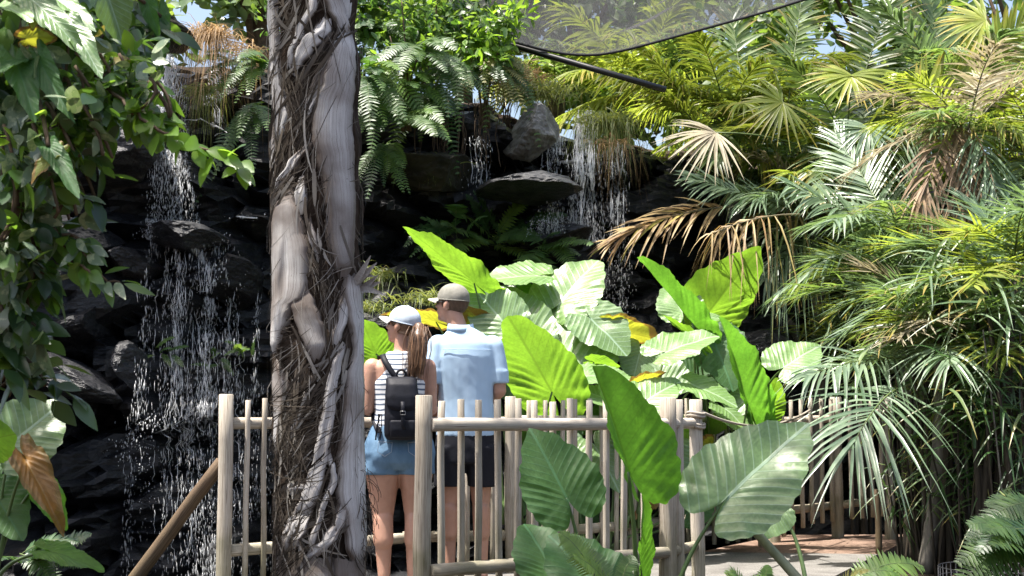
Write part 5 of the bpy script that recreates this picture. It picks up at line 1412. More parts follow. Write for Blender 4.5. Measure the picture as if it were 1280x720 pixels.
palm_clump('distant palm seen through the grey shade net', at(800, 150, 16), [
  ((800, 120, 15.5), (700, 10, 15), D(m='palm_bright', n=36, L=.6, w=.024, sag=.3, lsag=.5)), ((800, 120, 15.5), (850, -10, 15), D(m='palm_bright', n=36, L=.6, w=.024, sag=.2, lsag=.5)),
 ], ((800, 120, 15.6), 13, (1.0, 1.8), ['palm_bright', 'palm_green'], D(up=.6, n=32, L=.55, w=.02, lsag=.5)), .1)
palm_clump('distant palm behind the cliff top between the net pole and the sunlit palms', at(690, 150, 17), [], ((690, 110, 16.6), 11, (.7, 1.3), ['palm_bright', 'palm_green'], D(up=.5, n=28, L=.5, w=.02, lsag=.6)), .12)
palm_clump('palm with dead brown fronds hanging near the right edge', gz(1215, 10.6), [
  ((1195, 150, 10.4), (1150, 260, 10.0), D(m='palm_dead', r='palm_dead', n=30, L=.34, w=.011, nrm=(0, -.9, .3), sag=.15, lsag=.8, jit=.25)),
  ((1200, 150, 10.4), (1215, 280, 10.0), D(m='palm_dead', r='palm_dead', n=30, L=.36, w=.011, nrm=(.2, -.9, .3), sag=.12, lsag=.8, jit=.25)),
  ((1215, 160, 10.3), (1250, 260, 10.0), D(m='palm_blue', r='palm_dead', n=26, L=.34, w=.011, nrm=(.2, -.9, .3), sag=.15, lsag=.7, jit=.25)),
 ], ((1205, 165, 10.5), 13, (.6, 1.1), ['palm_green', 'palm_bright', 'palm_straw'], D(up=.5, n=30, L=.4, w=.010, lsag=.3, jit=.22)), .09)
palm_clump('dark green palm crowding the right edge above the wire guard', gz(1270, 9.6), [], ((1270, 340, 9.5), 22, (.6, 1.25), ['palm_blue', 'palm_bright', 'palm_blue', 'palm_green'], D(up=.5, n=34, L=.42, w=.011, lsag=.15, jit=.25)), .05)
palm_clump('shaded low palm between the silvery frond and the right edge', gz(1200, 9.7), [], ((1195, 430, 9.7), 18, (.5, 1.0), ['palm_blue', 'palm_bright', 'palm_blue', 'palm_straw'], D(up=.5, n=32, L=.42, w=.010, lsag=.15, jit=.28)), .04)
palm_clump('shaded palm in the middle of the right bank under the blue-green frond', gz(1130, 10.6), [], ((1125, 370, 10.4), 18, (.45, .85), ['palm_blue', 'palm_blue', 'palm_bright', 'palm_green'], D(up=.5, n=32, L=.44, w=.010, lsag=.15, jit=.28)), .04)
palm_clump('palm behind the hanging dead strips at the edge of the pool', gz(985, 12.9, -.3), [], ((985, 205, 12.8), 16, (.5, 1.0), ['palm_green', 'palm_bright', 'palm_straw', 'palm_green'], D(up=.4, n=28, L=.42, w=.013, lsag=.8)), .06)
palm_clump('palm at the far right top with pale fronds', gz(1320, 11.2), [], ((1300, 200, 11.0), 18, (.7, 1.4), ['palm_green', 'palm_bright', 'palm_blue'], D(up=.5, n=32, L=.45, w=.014, lsag=.4)), .09)
# long strap-leaved clumps in the middle of the right bank
def strap_clump(label, px, py, Y, n, L, mats, base):
    c = at(px, py, Y); root = thing('strap_leaf_plant', label, 'plant', base, 'strap-leaved plants on the right bank')
    for m in mats:
        b = MB()
        for k in range(n // len(mats)):
            d = (V((RND.gauss(0, .8), RND.gauss(-.3, .6), RND.uniform(.2, 1.0)))).normalized()
            leaflet(b, c + V((RND.gauss(0, .1), RND.gauss(0, .1), RND.gauss(0, .12))), d, L * RND.uniform(.5, 1.1), RND.uniform(.007, .014), V((0, -.6, .8)), RND.uniform(.2, 1.1), 0, 7, .3, (.6, .9, 1, 1, .9, .7, .45, .03))
        b.build('leaves', M[m], root)
    b = MB()
    for k in range(5): b.tube(bez(V(base) + V((RND.uniform(-.1, .1), RND.uniform(-.1, .1), 0)), V(base).lerp(c, .5), c + rnd_dir() * .08, 8), lin(.025, .016, 8), 7)
    b.build('stems', M['stem_dark'], root)
strap_clump('strap-leaved plant with yellow-tipped blades under the broad blue-green frond', 1070, 320, 12.1, 150, .72, ['palm_green', 'palm_bright', 'palm_blue'], gz(1075, 12.2, -.5))
strap_clump('strap-leaved plant with grey arching blades left of the dark stems', 1055, 420, 12.1, 150, .75, ['palm_blue', 'palm_green', 'palm_bright'], gz(1070, 12.2, -.5))
strap_clump('strap-leaved plant with dark blades right of the silvery frond', 1180, 370, 9.4, 120, .6, ['palm_green', 'palm_blue'], gz(1180, 9.5))
strap_clump('strap-leaved plant with wide glossy blades at the right edge', 1250, 390, 9.0, 90, .6, ['palm_green', 'palm_blue', 'bush_green'], gz(1250, 9.1))
strap_clump('strap-leaved plant with blades hanging in shade above the wire guard', 1225, 500, 9.0, 100, .5, ['palm_green', 'fern_dark'], gz(1225, 9.1))
# cane clumps: dark thin stems with narrow leaves
def canes(label, pxs, Y, n, top, leaves=120):
    base = gz(sum(pxs) / 2, Y); root = thing('cane_clump', label, 'bamboo', base, 'cane clumps in the shade at the right')
    lb = MB()
    for k in range(n):
        px = RND.uniform(*pxs); y = Y + RND.uniform(-.3, .3); p0 = V((gx(px, y), y, -.08)); p1 = at(px + RND.gauss(0, 28), top + RND.uniform(-50, 60), y)
        b = MB(); m = 14; pts = bez(p0, p0.lerp(p1, .5) + V((RND.gauss(0, .04), 0, 0)), p1, m); r_ = RND.choice((.007, .009, .012, .02))
        b.tube(pts, [r_ * (1.12 if i % 3 == 0 else 1) * (1 - .4 * i / m) for i in range(m)], 7); b.build('cane', M['stem_dark'] if RND.random() < .92 else M['stem_grey'], root)
        for j in range(leaves // n):
            t = RND.uniform(.3, 1); p = p0.lerp(p1, t); d = (V((RND.gauss(0, 1), RND.gauss(-.2, .6), RND.uniform(-.5, .4)))).normalized()
            leaflet(lb, p, d, RND.uniform(.15, .32), RND.uniform(.006, .011), V((0, -.5, .8)), RND.uniform(.3, .9), RND.randrange(2), 4, .25)
    lb.build('foliage', [M['palm_green'], M['fern_dark']], root)
canes('cane clump with thick leaning stems at the end of the path', (1118, 1152), 9.9, 12, 470, 100)
canes('cane clump with thin black stems behind the silvery frond', (1145, 1195), 9.7, 26, 450, 260)
canes('cane clump with dense dark stems behind the wire guard', (1190, 1245), 9.4, 28, 450, 300)
canes('cane clump with leafy dark stems at the lower right edge', (1240, 1300), 9.1, 24, 430, 300)
b = MB()
for k in range(26):
    p = V((gx(RND.uniform(1010, 1290), 9), RND.uniform(7.6, 9.3), -.045)); 
    blade(b, p, V((RND.gauss(0, 1), RND.gauss(0, 1), .15)).normalized(), V((0, 0, 1)), RND.uniform(.08, .16), RND.uniform(.015, .03), .2, .1)
o = b.build('fallen_leaves', M['palm_dead']); tag(o, 'dead brown leaves lying on the soil by the path', None, None, 'stuff')
# ================================================================== people
def skin_material():
    m = solid_material('skin', (.36, .195, .135), (.48, .275, .2), 9, .5, .4, (1, 1, 1), .15, 6.0, None, .004)
    pb = [n for n in m.node_tree.nodes if n.type == 'BSDF_PRINCIPLED'][0]
    pb.inputs['Subsurface Weight'].default_value = .12; pb.inputs['Subsurface Radius'].default_value = (.01, .004, .002)
    pb.inputs['Subsurface Scale'].default_value = 1.0
    return m
M['skin'] = skin_material()
M['shirt'] = solid_material('blue_shirt', (.36, .50, .66), (.42, .56, .72), 5, .9, .15, (1, 1, .6), .3, 3.0, None, .015)
M['black_cloth'] = solid_material('black_cloth', (.008, .009, .013), (.018, .019, .026), 6, .85, .2, (1, 1, .5), .6, 3.0, None, .02)
M['denim'] = solid_material('denim', (.06, .12, .2), (.15, .25, .37), 7, .85, .2, (1, 1, .5), .6, 6.0, None, .012)
M['hair'] = solid_material('brown_hair', (.05, .026, .014), (.20, .11, .06), 22, .42, .5, (1, 1, .12), .6, 5.0, None, .01)
M['short_hair'] = solid_material('short_brown_hair', (.06, .035, .022), (.13, .08, .05), 60, .7, .3, (1, 1, .4), .5, 5.0, None, .006)
M['cap_grey'] = solid_material('khaki_grey_cap', (.17, .165, .14), (.25, .24, .21), 25, .85, .2)
M['cap_pale'] = solid_material('pale_blue_cap', (.36, .42, .5), (.46, .52, .6), 25, .85, .2)
M['cap_white'] = solid_material('white_cap_bill', (.72, .72, .72), (.8, .8, .8), 25, .8, .2)
M['cap_bill'] = solid_material('pale_khaki_bill', (.36, .35, .31), (.44, .42, .38), 25, .8, .2)
M['leather'] = solid_material('black_leather', (.004, .0045, .008), (.009, .010, .016), 30, .6, .2, (1, 1, 1), .3, 5.0, None, .004)
M['buckle'] = simple('steel_buckle', (.25, .25, .25), .4, .5, 1.0)
M['eye'] = simple('eye', (.1, .07, .05), .2, .5)
M['glass_frame'] = simple('spectacle_frame', (.02, .02, .02), .4, .5)
def stripe_material():
    m, nt, nd, L = new_mat('striped_jersey')
    tc = N(nt, 'ShaderNodeTexCoord'); sz = N(nt, 'ShaderNodeSeparateXYZ'); L.new(tc.outputs['Object'], sz.inputs[0])
    nz = N(nt, 'ShaderNodeTexNoise', i_Scale=8.0); L.new(tc.outputs['Object'], nz.inputs['Vector'])
    f = math_(nt, 'FRACT', math_(nt, 'ADD', math_(nt, 'MULTIPLY', sz.outputs[2], 34.0), math_(nt, 'MULTIPLY', nz.outputs['Fac'], .7)))
    rr = ramp(nt, [(.60, (.72, .73, .75)), (.66, (.11, .14, .2)), (.97, (.11, .14, .2)), (1, (.72, .73, .75))]); L.new(f, rr.inputs[0])
    pb = N(nt, 'ShaderNodeBsdfPrincipled'); pb.inputs['Roughness'].default_value = .9; pb.inputs['Specular IOR Level'].default_value = .15
    L.new(rr.outputs[0], pb.inputs['Base Color'])
    out = N(nt, 'ShaderNodeOutputMaterial'); L.new(pb.outputs[0], out.inputs[0]); return m
M['stripes'] = stripe_material()

class Body(MB):
    """closed overlapping volumes in a person's own frame, fused into one skin"""
    def __init__(self, X=None): super().__init__(); self.X = X or Matrix()
    def put(self, vs, fs, T=None):
        X = self.X if T is None else T
        self.add([X @ V(p) for p in vs], fs)
    def cap(self, a, ra, c, rc, T=None, n=14, k=4):
        a, c = V(a), V(c); d = (c - a)
        d = d.normalized() if d.length > 1e-6 else V((0, 0, 1))
        u = d.cross(V((0, 1, 0)) if abs(d.y) < .9 else V((1, 0, 0))).normalized(); w = d.cross(u)
        rows = [(a + d * (-ra * cos(pi / 2 * i / k)), ra * sin(pi / 2 * i / k)) for i in range(1, k + 1)] + [(c + d * (rc * sin(pi / 2 * i / k)), rc * cos(pi / 2 * i / k)) for i in range(0, k)]
        vs = [a - d * ra]; fs = []
        for p, r in rows:
            for j in range(n): vs.append(p + u * (cos(2 * pi * j / n) * r) + w * (sin(2 * pi * j / n) * r))
        vs.append(c + d * rc); m = len(rows)
        for j in range(n): fs.append((0, 1 + (j + 1) % n, 1 + j))
        for i in range(m - 1):
            for j in range(n):
                q = 1 + i * n; fs.append((q + j, q + (j + 1) % n, q + n + (j + 1) % n, q + n + j))
        q = 1 + (m - 1) * n
        for j in range(n): fs.append((q + j, q + (j + 1) % n, len(vs) - 1))
        self.put(vs, fs, T)
    def ell(self, c, r, T=None, n=18, m=10):
        vs = [V((c[0], c[1], c[2] - r[2]))]; fs = []
        for i in range(1, m):
            th = pi * i / m
            for j in range(n): vs.append(V((c[0] + r[0] * sin(th) * cos(2 * pi * j / n), c[1] + r[1] * sin(th) * sin(2 * pi * j / n), c[2] - r[2] * cos(th))))
        vs.append(V((c[0], c[1], c[2] + r[2])))
        for j in range(n): fs.append((0, 1 + (j + 1) % n, 1 + j))
        for i in range(m - 2):
            for j in range(n):
                q = 1 + i * n; fs.append((q + j, q + (j + 1) % n, q + n + (j + 1) % n, q + n + j))
        q = 1 + (m - 2) * n
        for j in range(n): fs.append((q + j, q + (j + 1) % n, len(vs) - 1))
        self.put(vs, fs, T)
    def loft(self, secs, n=24, pw=2.3, T=None):
        """secs: (cx, cy, z, rx, ry) from bottom to top, closed; squarish ellipses"""
        vs, fs = [], []
        for (cx, cy, z, rx, ry) in secs:
            for j in range(n):
                a = 2 * pi * j / n; ca, sa = cos(a), sin(a)
                vs.append(V((cx + rx * math.copysign(abs(ca) ** (2 / pw), ca), cy + ry * math.copysign(abs(sa) ** (2 / pw), sa), z)))
        for i in range(len(secs) - 1):
            for j in range(n): fs.append((i * n + j, i * n + (j + 1) % n, (i + 1) * n + (j + 1) % n, (i + 1) * n + j))
        fs.append(tuple(range(n))[::-1]); fs.append(tuple((len(secs) - 1) * n + j for j in range(n)))
        self.put(vs, fs, T)
    def fuse(self, name, mat, parent, voxel=.008, smooth=6, fold=None):
        o = self.build('raw', mat, None)
        md = o.modifiers.new('r', 'REMESH'); md.mode = 'VOXEL'; md.voxel_size = voxel
        ms = o.modifiers.new('s', 'SMOOTH'); ms.factor = .5; ms.iterations = smooth
        bpy.context.view_layer.update()
        dg = bpy.context.evaluated_depsgraph_get()
        me = bpy.data.meshes.new_from_object(o.evaluated_get(dg), depsgraph=dg)
        old = o.data; bpy.data.objects.remove(o); bpy.data.meshes.remove(old)
        off = root_loc(parent); me.name = name
        me.transform(Matrix.Translation(-off))
        if fold:
            for v in me.vertices:
                p = v.co + off; v.co += v.normal * fold(p)
        me.materials.clear(); me.materials.append(mat)
        me.polygons.foreach_set('use_smooth', [True] * len(me.polygons))
        ob = bpy.data.objects.new(name, me); COL.objects.link(ob); ob.parent = parent
        return ob
def hand(b, wrist, palm_dir, down, side, s=1.0):
    """palm, four bent fingers and a thumb, closing downward over a rail"""
    w, f, dn, sd = V(wrist), V(palm_dir).normalized(), V(down).normalized(), V(side).normalized()
    b.cap(w, .024 * s, w + f * .03 * s, .026 * s)
    for k in range(4):
        off = sd * ((k - 1.5) * .021 * s); k0 = w + f * (.085 * s) + off
        b.cap(w + f * .02 + off * .7, .013 * s, k0, .0105 * s, n=8, k=3)
        l = (.036, .042, .038, .03)[k] * s
        k1 = k0 + (f * .75 + dn * .5).normalized() * l; k2 = k1 + (f * .1 + dn).normalized() * l * .75; k3 = k2 + (dn * .7 - f * .7).normalized() * l * .55
        b.cap(k0, .0098 * s, k1, .009 * s, n=8, k=3); b.cap(k1, .009 * s, k2, .0083 * s, n=8, k=3); b.cap(k2, .0083 * s, k3, .0075 * s, n=8, k=3)
    t0 = w + f * .03 * s - sd * .03 * s; t1 = t0 + (f * .6 - sd * .7 + dn * .4).normalized() * .04 * s; t2 = t1 + (f * .6 + dn).normalized() * .032 * s
    b.cap(t0, .013 * s, t1, .011 * s, n=8, k=3); b.cap(t1, .011 * s, t2, .009 * s, n=8, k=3)
def head(b, T, s=1.0, fem=False):
    e = lambda c, r: b.ell([x * s for x in c], [x * s for x in r], T, 20, 12)
    c_ = lambda a, ra, c, rc: b.cap([x * s for x in a], ra * s, [x * s for x in c], rc * s, T, 12, 3)
    e((0, -.012, .03), (.075, .095, .088)); e((0, .022, -.03), (.060, .068, .085)); 
    c_((-.03, .035, -.078), .024, (.03, .035, -.078), .024); c_((-.008, .062, -.09), .019, (.008, .062, -.09), .019)
    c_((0, .082, .018), .010, (0, .104, -.02), .0135); c_((-.010, .094, -.024), .009, (.010, .094, -.024), .009)
    c_((-.036, .071, .026), .012, (.036, .071, .026), .012); e((-.038, .058, -.018), (.02, .02, .02)); e((.038, .058, -.018), (.02, .02, .02))
    c_((-.016, .083, -.049), .0085, (.016, .083, -.049), .0085); c_((-.013, .081, -.06), .009, (.013, .081, -.06), .009)
    for sx in (-1, 1): e((sx * .076, -.008, -.008), (.010, .019, .032)); e((sx * .080, -.016, .004), (.008, .014, .02))
def cap_hat(parent, T, s, crown, bill, dz=0.0):
    b = MB(); n, m = 40, 14; rx, ry, rz = .085 * s, .106 * s, .092 * s
    for i in range(m + 1):
        th = (pi / 2 + .12) * i / m
        for j in range(n):
            a = 2 * pi * j / n; sx, sy = cos(a), sin(a)
            seam = 1 - .012 * max(0, 1 - abs(((a / (pi / 3)) % 1) - .5) * -1 * 0 - 12 * min((a / (pi / 3)) % 1, 1 - (a / (pi / 3)) % 1))
            z = rz * cos(th) * (1.0 if th < 1.3 else 1)
            q = V((rx * sin(th) ** .92 * sx * seam, -.012 * s + ry * sin(th) ** .92 * sy * seam, .04 * s + z * seam + .02 * s * max(0, sy) * sin(th) * 0))
            b.v.append(T @ q); b.uv.append((0, 0))
    for i in range(m):
        for j in range(n): b.f.append((i * n + j, (i + 1) * n + j, (i + 1) * n + (j + 1) % n, i * n + (j + 1) % n)); b.m.append(0)
    b.tube([T @ V((rx * 1.005 * cos(a), -.012 * s + ry * 1.005 * sin(a), .04 * s - .012 * s)) for a in lin(0, 2 * pi, 40)], .0035, 6, cap=False)
    b.tube([T @ V((0, -.012 * s, .04 * s + rz - .002)), T @ V((0, -.012 * s, .04 * s + rz + .004))], [.008, .006], 8)
    o = b.build('cap', M[crown], parent)
    b = MB(); nu, nv = 17, 8; 
    for layer in (0, 1):
        for i in range(nv):
            t = i / (nv - 1)
            for j in range(nu):
                u = -1 + 2 * j / (nu - 1); a = u * 1.02
                x = sin(a) * rx * (1 + .02 * t); y = -.012 * s + cos(a) * ry + t * .075 * s * cos(u * 1.35) ** .7
                z = .034 * s - .010 * s * t - .022 * s * (u * u) * (.4 + .6 * t) + (.004 if layer else 0)
                b.v.append(T @ V((x, y, z))); b.uv.append((u, t))
    for layer in (0, 1):
        for i in range(nv - 1):
            for j in range(nu - 1):
                a = layer * nu * nv + i * nu + j; q = (a, a + 1, a + nu + 1, a + nu)
                b.f.append(q if layer else q[::-1]); b.m.append(0)
    for j in range(nu - 1):
        a = (nv - 1) * nu + j; c = a + nu * nv; b.f.append((a, a + 1, c + 1, c)); b.m.append(0)
    b.build('cap_bill', M[bill], o)
    return o
def hair_shell(parent, T, s, keep, r=(.0785, .0985, .092), c=(0, -.013, .03), mat='short_hair', name='hair', rough=.003):
    b = MB(); n, m = 56, 36
    for i in range(m + 1):
        th = pi * i / m
        for j in range(n):
            a = 2 * pi * j / n
            k = 1 + .02 * noise.noise(V((cos(a) * 9, sin(a) * 9, th * 4)))
            q = V((c[0] + r[0] * sin(th) * cos(a) * k, c[1] + r[1] * sin(th) * sin(a) * k, c[2] + r[2] * cos(th) * k))
            b.v.append(q)
    F = []
    for i in range(m):
        for j in range(n):
            f = (i * n + j, (i + 1) * n + j, (i + 1) * n + (j + 1) % n, i * n + (j + 1) % n)
            ctr = sum((b.v[x] for x in f), V()) / 4
            if keep(ctr): F.append(f)
    used = sorted({x for f in F for x in f}); ix = {x: k for k, x in enumerate(used)}
    g = MB(); g.add([T @ (b.v[x] * s) for x in used], [tuple(ix[x] for x in f) for f in F])
    o = g.build(name, M[mat], parent)
    sd = o.modifiers.new('thick', 'SOLIDIFY'); sd.thickness = .008; sd.offset = 0
    return o

# ------------------------------------------------------------------ the man
mY = 8.72; mroot = thing('person', 'man in a light blue short-sleeved shirt, black shorts and grey cap, seen from behind', 'person', V((gx(582, mY), mY, 0)))
X = Matrix.Translation(mroot.location) @ Matrix.Rotation(radians(8), 4, 'Z')
hc = V((-.085, .035, 1.685)); TH_ = X @ Matrix.Translation(hc) @ Matrix.Rotation(radians(52), 4, 'Z') @ Matrix.Rotation(radians(8), 4, 'X')
b = Body(X)
tors = [(0, 0, .80, .14, .10), (0, 0, .88, .165, .115), (0, 0, .97, .16, .11), (0, .0, 1.10, .148, .10), (0, 0, 1.24, .163, .108), (0, -.005, 1.36, .175, .105), (0, -.01, 1.44, .165, .085), (-.01, -.01, 1.50, .11, .06), (-.03, .0, 1.54, .06, .055)]
b.loft(tors)
b.cap((-.03, -.005, 1.48), .062, (-.075, .015, 1.63), .054)
head(b, TH_)
for sx in (-1, 1):
    sh = V((sx * .178, 0, 1.435)); el = V((sx * .208, -.03, 1.155)); hd = V((sx * .15 - .03, .27, 1.045))
    b.cap(sh, .054, el, .040); b.cap(el, .041, hd, .027); b.cap(el.lerp(hd, .2), .043, el.lerp(hd, .5), .036)
    hand(b, hd, (-sx * .1, .9, -.05), (0, 0.1, -1), (sx, .1, 0))
    hp = V((sx * .085, 0, .84)); kn = V((sx * .098, .012, .49)); an = V((sx * .10, -.02, .085))
    b.cap(hp, .098, kn, .058); b.cap(kn, .056, an, .036); b.cap(kn.lerp(an, .14) + V((0, -.018, 0)), .056, kn.lerp(an, .48) + V((0, -.016, 0)), .053)
    b.cap(an + V((0, -.02, -.045)), .036, V((sx * .115, .09, .045)), .036); b.cap(V((sx * .115, .08, .045)), .036, V((sx * .12, .17, .034)), .022)
b.fuse('body', M['skin'], mroot, .0075, 5)
b = Body(X)
b.loft([(0, 0, .875, .178, .125), (0, 0, .97, .176, .124), (0, 0, 1.10, .170, .118), (0, 0, 1.24, .180, .122), (0, -.005, 1.36, .192, .118), (0, -.01, 1.44, .182, .098), (-.01, -.01, 1.50, .125, .074), (-.03, -.005, 1.545, .07, .066)])
for sx in (-1, 1):
    b.cap((sx * .165, 0, 1.43), .07, (sx * .196, -.016, 1.27), .066); b.loft([(sx * .203, -.018, 1.20, .064, .066), (sx * .196, -.014, 1.28, .068, .07)])
wr = lambda p: .005 * noise.noise(V((p.x * 6, p.y * 4, p.z * 4))) + .0018 * noise.noise(V((p.x * 22 + p.z * 9, p.y * 9, p.z * 12)))
sh_ = b.fuse('shirt', M['shirt'], mroot, .009, 4, wr)
b = MB()   # collar and yoke seam
cpts = [X @ V((-.033 + .078 * cos(a), .0 + .074 * sin(a), 1.548 + .016 * sin(a))) for a in lin(-2.9, -.2, 20)]
b.strip(cpts, [.022] * 20, [(X.to_3x3() @ V((cos(a) * -.25, sin(a) * -.25, 1))).normalized() for a in lin(-2.9, -.2, 20)], .0)
co = b.build('collar', M['shirt'], sh_); sd = co.modifiers.new('thick', 'SOLIDIFY'); sd.thickness = .006
b = MB(); ys = []
for i in range(17):
    x = -.15 + .3 * i / 16
    ys.append(X @ V((x, -.118 - .006 + .03 * abs(x / .15) ** 2.5, 1.405)))
b.tube(ys, .0022, 6); b.build('yoke_seam', M['shirt'], sh_)
b = Body(X)
b.loft([(0, 0, .72, .185, .125), (0, 0, .82, .186, .128), (0, 0, .90, .176, .122), (0, 0, .93, .17, .115)])
for sx in (-1, 1):
    b.loft([(sx * .105, .004, .575, .088, .095), (sx * .1, .0, .7, .095, .105), (sx * .09, 0, .82, .098, .115)])
b.fuse('shorts', M['black_cloth'], mroot, .009, 4, wr)
hair_shell(mroot, TH_, 1.0, lambda p: p.y < .03 - max(0, -.0 - p.z) * .55 and p.z > -.075 + max(0, p.y + .05) * .35 and p.z < .07 and not (abs(p.x) > .06 and -.03 < p.y < .02 and p.z < .015))
cap_hat(mroot, TH_ @ Matrix.Translation(V((0, 0, .0))) @ Matrix.Rotation(radians(-3), 4, 'X'), 1.0, 'cap_grey', 'cap_bill')
b = MB()
for sx in (-1, 1):
    b.tube([TH_ @ V((sx * .032 + .024 * cos(a), .098 - abs(.0), .004 + .018 * sin(a))) for a in lin(0, 2 * pi, 20)], .0018, 5, cap=False)
    b.tube([TH_ @ V((sx * .056, .097, .01)), TH_ @ V((sx * .078, .05, .012)), TH_ @ V((sx * .081, -.01, .012)), TH_ @ V((sx * .08, -.025, -.003))], .002, 5)
b.tube([TH_ @ V((-.009, .099, .006)), TH_ @ V((.009, .099, .006))], .0018, 5)
b.build('eyeglasses', M['glass_frame'], mroot)
for sx in (-1, 1):
    q = Body(TH_); q.ell((sx * .032, .0745, .004), (.011, .0095, .008)); q.build('eye', M['eye'], mroot)
    q = Body(X); q.loft([(sx * .115, .06, -.0, .045, .135), (sx * .115, .06, .018, .045, .135)]); q.build('sandal', M['leather'], mroot)

# ------------------------------------------------------------------ the woman
wY = 8.42; wroot = thing('person', 'woman in denim shorts and striped sleeveless top with long brown ponytail, seen from behind', 'person', V((gx(500, wY), wY, 0)))
X = Matrix.Translation(wroot.location) @ Matrix.Rotation(radians(6), 4, 'Z')
hc = V((.012, .02, 1.535)); TW = X @ Matrix.Translation(hc) @ Matrix.Rotation(radians(58), 4, 'Z') @ Matrix.Rotation(radians(10), 4, 'X')
b = Body(X)
b.loft([(.0, 0, .72, .17, .115), (.0, 0, .80, .198, .13), (0, 0, .90, .165, .11), (0, .0, 1.00, .135, .095), (0, 0, 1.12, .138, .095), (0, 0, 1.22, .150, .10), (0, -.005, 1.29, .155, .088), (0, -.01, 1.34, .12, .065), (.01, 0, 1.385, .055, .05)])
b.cap((.01, -.005, 1.33), .05, (.014, .012, 1.48), .046)
head(b, TW, .95)
for sx in (-1, 1):
    sh = V((sx * .162, 0, 1.292)); el = V((sx * (.192 if sx < 0 else .185), -.005, 1.045)); hd = V((sx * .12, .27, 1.035))
    b.cap(sh, .054, el, .037); b.cap(sh.lerp(el, .1), .054, sh.lerp(el, .55), .047); b.cap(el, .038, hd, .024); b.cap(el.lerp(hd, .15), .040, el.lerp(hd, .45), .033)
    hand(b, hd, (-sx * .1, .9, -.05), (0, .1, -1), (sx, .1, 0), .92)
    hp = V((sx * .098 - .0, 0, .80)); kn = V((sx * .095, .012, .45)); an = V((sx * .085, -.02, .08))
    b.cap(hp, .112, kn, .066); b.cap(hp.lerp(kn, .35), .104, kn, .068); b.cap(kn, .064, an, .037); b.cap(kn.lerp(an, .12) + V((0, -.016, 0)), .060, kn.lerp(an, .45) + V((0, -.018, 0)), .061)
    b.cap(an + V((0, -.02, -.04)), .033, V((sx * .1, .085, .042)), .033); b.cap(V((sx * .1, .08, .042)), .033, V((sx * .105, .15, .032)), .02)
b.fuse('body', M['skin'], wroot, .0075, 5)
b = Body(X)
b.loft([(0, 0, .90, .180, .125), (0, 0, .96, .158, .112), (0, 0, 1.03, .148, .106), (0, 0, 1.12, .150, .107), (0, 0, 1.20, .160, .112), (0, -.002, 1.25, .135, .108), (0, -.006, 1.31, .112, .093), (0, -.01, 1.36, .094, .072), (0.005, -.005, 1.385, .075, .06)], pw=2.2)
b.fuse('tank_top', M['stripes'], wroot, .008, 4, lambda p: .004 * noise.noise(V((p.x * 14, p.y * 8, p.z * 9))))
b = Body(X)
b.loft([(0, 0, .695, .17, .105), (0, 0, .735, .206, .142), (0, -.004, .79, .214, .15), (0, 0, .86, .20, .138), (0, 0, .93, .172, .12), (0, 0, .955, .158, .112)])
for sx in (-1, 1):
    b.loft([(sx * .102, .004, .665, .112, .116), (sx * .1, .0, .74, .106, .12), (sx * .095, 0, .82, .1, .12)]); b.ell((sx * .085, -.055, .775), (.098, .09, .10))
so_ = b.fuse('shorts', M['denim'], wroot, .008, 3, lambda p: .003 * noise.noise(V((p.x * 20, p.y * 9, p.z * 18))))
b = MB()
for sx in (-1, 1):
    o_ = [(.045, .855), (.125, .86), (.128, .80), (.088, .775), (.05, .80), (.045, .855)]
    b.tube([X @ V((sx * x, -(.15 - .9 * (x - .085) ** 2) - .0, z)) for x, z in o_], .002, 5)
b.build('pocket_seam', simple('denim_thread', (.28, .34, .42), .8, .2), so_)
hair_shell(wroot, TW, .95, lambda p: p.y < .035 - max(0, .01 - p.z) * .9 and p.z > -.06 + max(0, p.y + .06) * .5 and p.z < .07 and not (abs(p.x) > .066 and -.03 < p.y < .015 and p.z < .01), mat='hair')
cap_hat(wroot, TW @ Matrix.Rotation(radians(4), 4, 'X'), .96, 'cap_pale', 'cap_white')
pt = TW @ V((0, -.108, .0))
hp_ = [pt, pt + V((.012, -.05, .010)), pt + V((.012, -.082, -.05)), pt + V((.006, -.095, -.13)), pt + V((.0, -.10, -.21)), pt + V((-.008, -.095, -.28))]
b = Body()
for (p, q, r0, r1) in zip(hp_, hp_[1:], (.018, .030, .038, .040, .030), (.030, .038, .040, .030, .010)): b.cap(p, r0, q, r1)
pony = b.fuse('ponytail', M['hair'], wroot, .006, 4, lambda p: .004 * noise.noise(V((p.x * 60, p.y * 60, p.z * 6))))
b = MB()
for k in range(160):
    ox = V((RND.gauss(0, .016), RND.gauss(0, .014), 0)); pts = []
    for i, p in enumerate(hp_): pts.append(p + ox * (.6, 1.2, 1.7, 1.8, 1.6, 1.5)[i] + V((RND.gauss(0, .003), RND.gauss(0, .003), RND.gauss(0, .006))))
    pts[-1] += V((0, 0, RND.uniform(-.03, .05)))
    fine = []
    for a, c in zip(pts, pts[1:]): fine += [a, a.lerp(c, .5)]
    fine.append(pts[-1]); b.tube(fine, [.0018] * (len(fine) - 1) + [.0006], 4, cap=False)
b.build('hair_strands', M['hair'], pony)
b = MB(); c0 = hp_[0].lerp(hp_[1], .55); dd = (hp_[1] - hp_[0]).normalized(); u = dd.cross(V((0, 0, 1))).normalized(); w_ = dd.cross(u)
b.tube([c0 + (u * cos(a) + w_ * sin(a)) * .026 for a in lin(0, 2 * pi, 20)], .006, 6, cap=False); b.build('hair_tie', M['leather'], pony)
for sx in (-1, 1):
    q = Body(TW); q.ell((sx * .0305, .071, .004), (.0105, .009, .0075)); q.build('eye', M['eye'], wroot)
    q = Body(X); q.loft([(sx * .1, .05, -.0, .04, .125), (sx * .1, .05, .018, .04, .125)]); q.build('sandal', M['leather'], wroot)

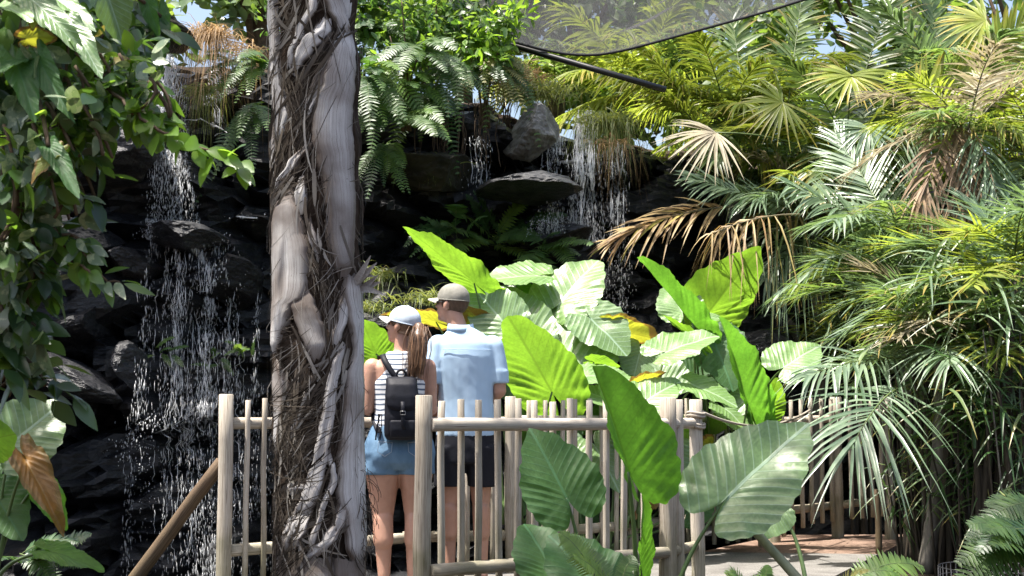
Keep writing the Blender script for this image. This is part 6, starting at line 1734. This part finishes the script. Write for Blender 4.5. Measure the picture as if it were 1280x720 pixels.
# ------------------------------------------------------------------ her backpack
bproot = thing('backpack', 'small black leather backpack with a buckled flap on the back of the woman', 'backpack', X @ V((.005, -.13, .87)))
b = Body(X)
b.loft([(.012, -.165, .87, .088, .05), (.012, -.172, .895, .104, .07), (.010, -.175, 1.0, .103, .076), (.007, -.168, 1.12, .095, .064), (.005, -.155, 1.19, .082, .048), (.005, -.145, 1.215, .08, .035)], pw=4)
bag = b.fuse('bag', M['leather'], bproot, .008, 5, lambda p: .003 * noise.noise(V((p.x * 16, p.y * 9, p.z * 12))))
b = Body(X)
b.loft([(.012, -.225, 1.035, .045, .028), (.011, -.222, 1.06, .09, .036), (.007, -.205, 1.12, .098, .05), (.006, -.18, 1.19, .09, .058), (.005, -.155, 1.225, .09, .045), (.005, -.14, 1.235, .07, .03)], pw=3.4)
b.fuse('flap', M['leather'], bproot, .008, 4)
b = Body(X); b.loft([(.013, -.245, .885, .07, .018), (.013, -.248, .93, .076, .022), (.013, -.246, .985, .076, .02)], pw=5); b.fuse('front_pocket', M['leather'], bproot, .007, 4)
b = MB()
b.strip([X @ V(p) for p in ((.01, -.262, 1.09), (.011, -.268, 1.05), (.012, -.272, 1.0), (.012, -.272, .955), (.02, -.268, .935))], [.011] * 5, X.to_3x3() @ V((1, 0, 0)))
s_ = b.build('strap', M['leather'], bproot); sd = s_.modifiers.new('thick', 'SOLIDIFY'); sd.thickness = .004
b = MB(); f = [(-.003, 1.016), (.026, 1.016), (.026, 1.036), (-.003, 1.036), (-.003, 1.016)]
b.tube([X @ V((x, -.275, z)) for x, z in f], .002, 6); b.build('buckle', M['buckle'], s_)
b = MB(); b.tube([X @ V((.005 + .032 * cos(a), -.135, 1.225 + .05 * sin(a))) for a in lin(0, pi, 14)], .007, 8); b.build('handle', M['leather'], bproot)
for sx in (-1, 1):
    b = MB()
    pts = [(sx * .02 + .005, -.13, 1.215), (sx * .055, -.125, 1.27), (sx * .088, -.105, 1.325), (sx * .105, -.055, 1.368), (sx * .112, .02, 1.362), (sx * .125, .095, 1.30), (sx * .14, .11, 1.2), (sx * .15, .07, 1.08), (sx * .15, -.02, .98), (sx * .12, -.13, .91)]
    pts = [X @ V(p) for p in pts]; fine = []
    for a, c in zip(pts, pts[1:]): fine += [a, a.lerp(c, .5)]
    fine.append(pts[-1]); R3 = X.to_3x3()
    b.strip(fine, [.017] * len(fine), [(R3 @ V((1, .0, .35 * sx * -1 if i < 8 else 0))).normalized() for i in range(len(fine))])
    o = b.build('shoulder_strap', M['leather'], bproot); sd = o.modifiers.new('thick', 'SOLIDIFY'); sd.thickness = .006
b = MB()
for k in range(7):
    p = X @ V((-.105 - .004 * k, -.17, 1.02)); x = p.copy(); pts = [x]
    for i in range(6): x = x + V((RND.gauss(-.002, .004), RND.gauss(0, .004), -.025)); pts.append(x)
    b.tube(pts, .0022, 4)
b.build('tassel', M['leather'], bproot)
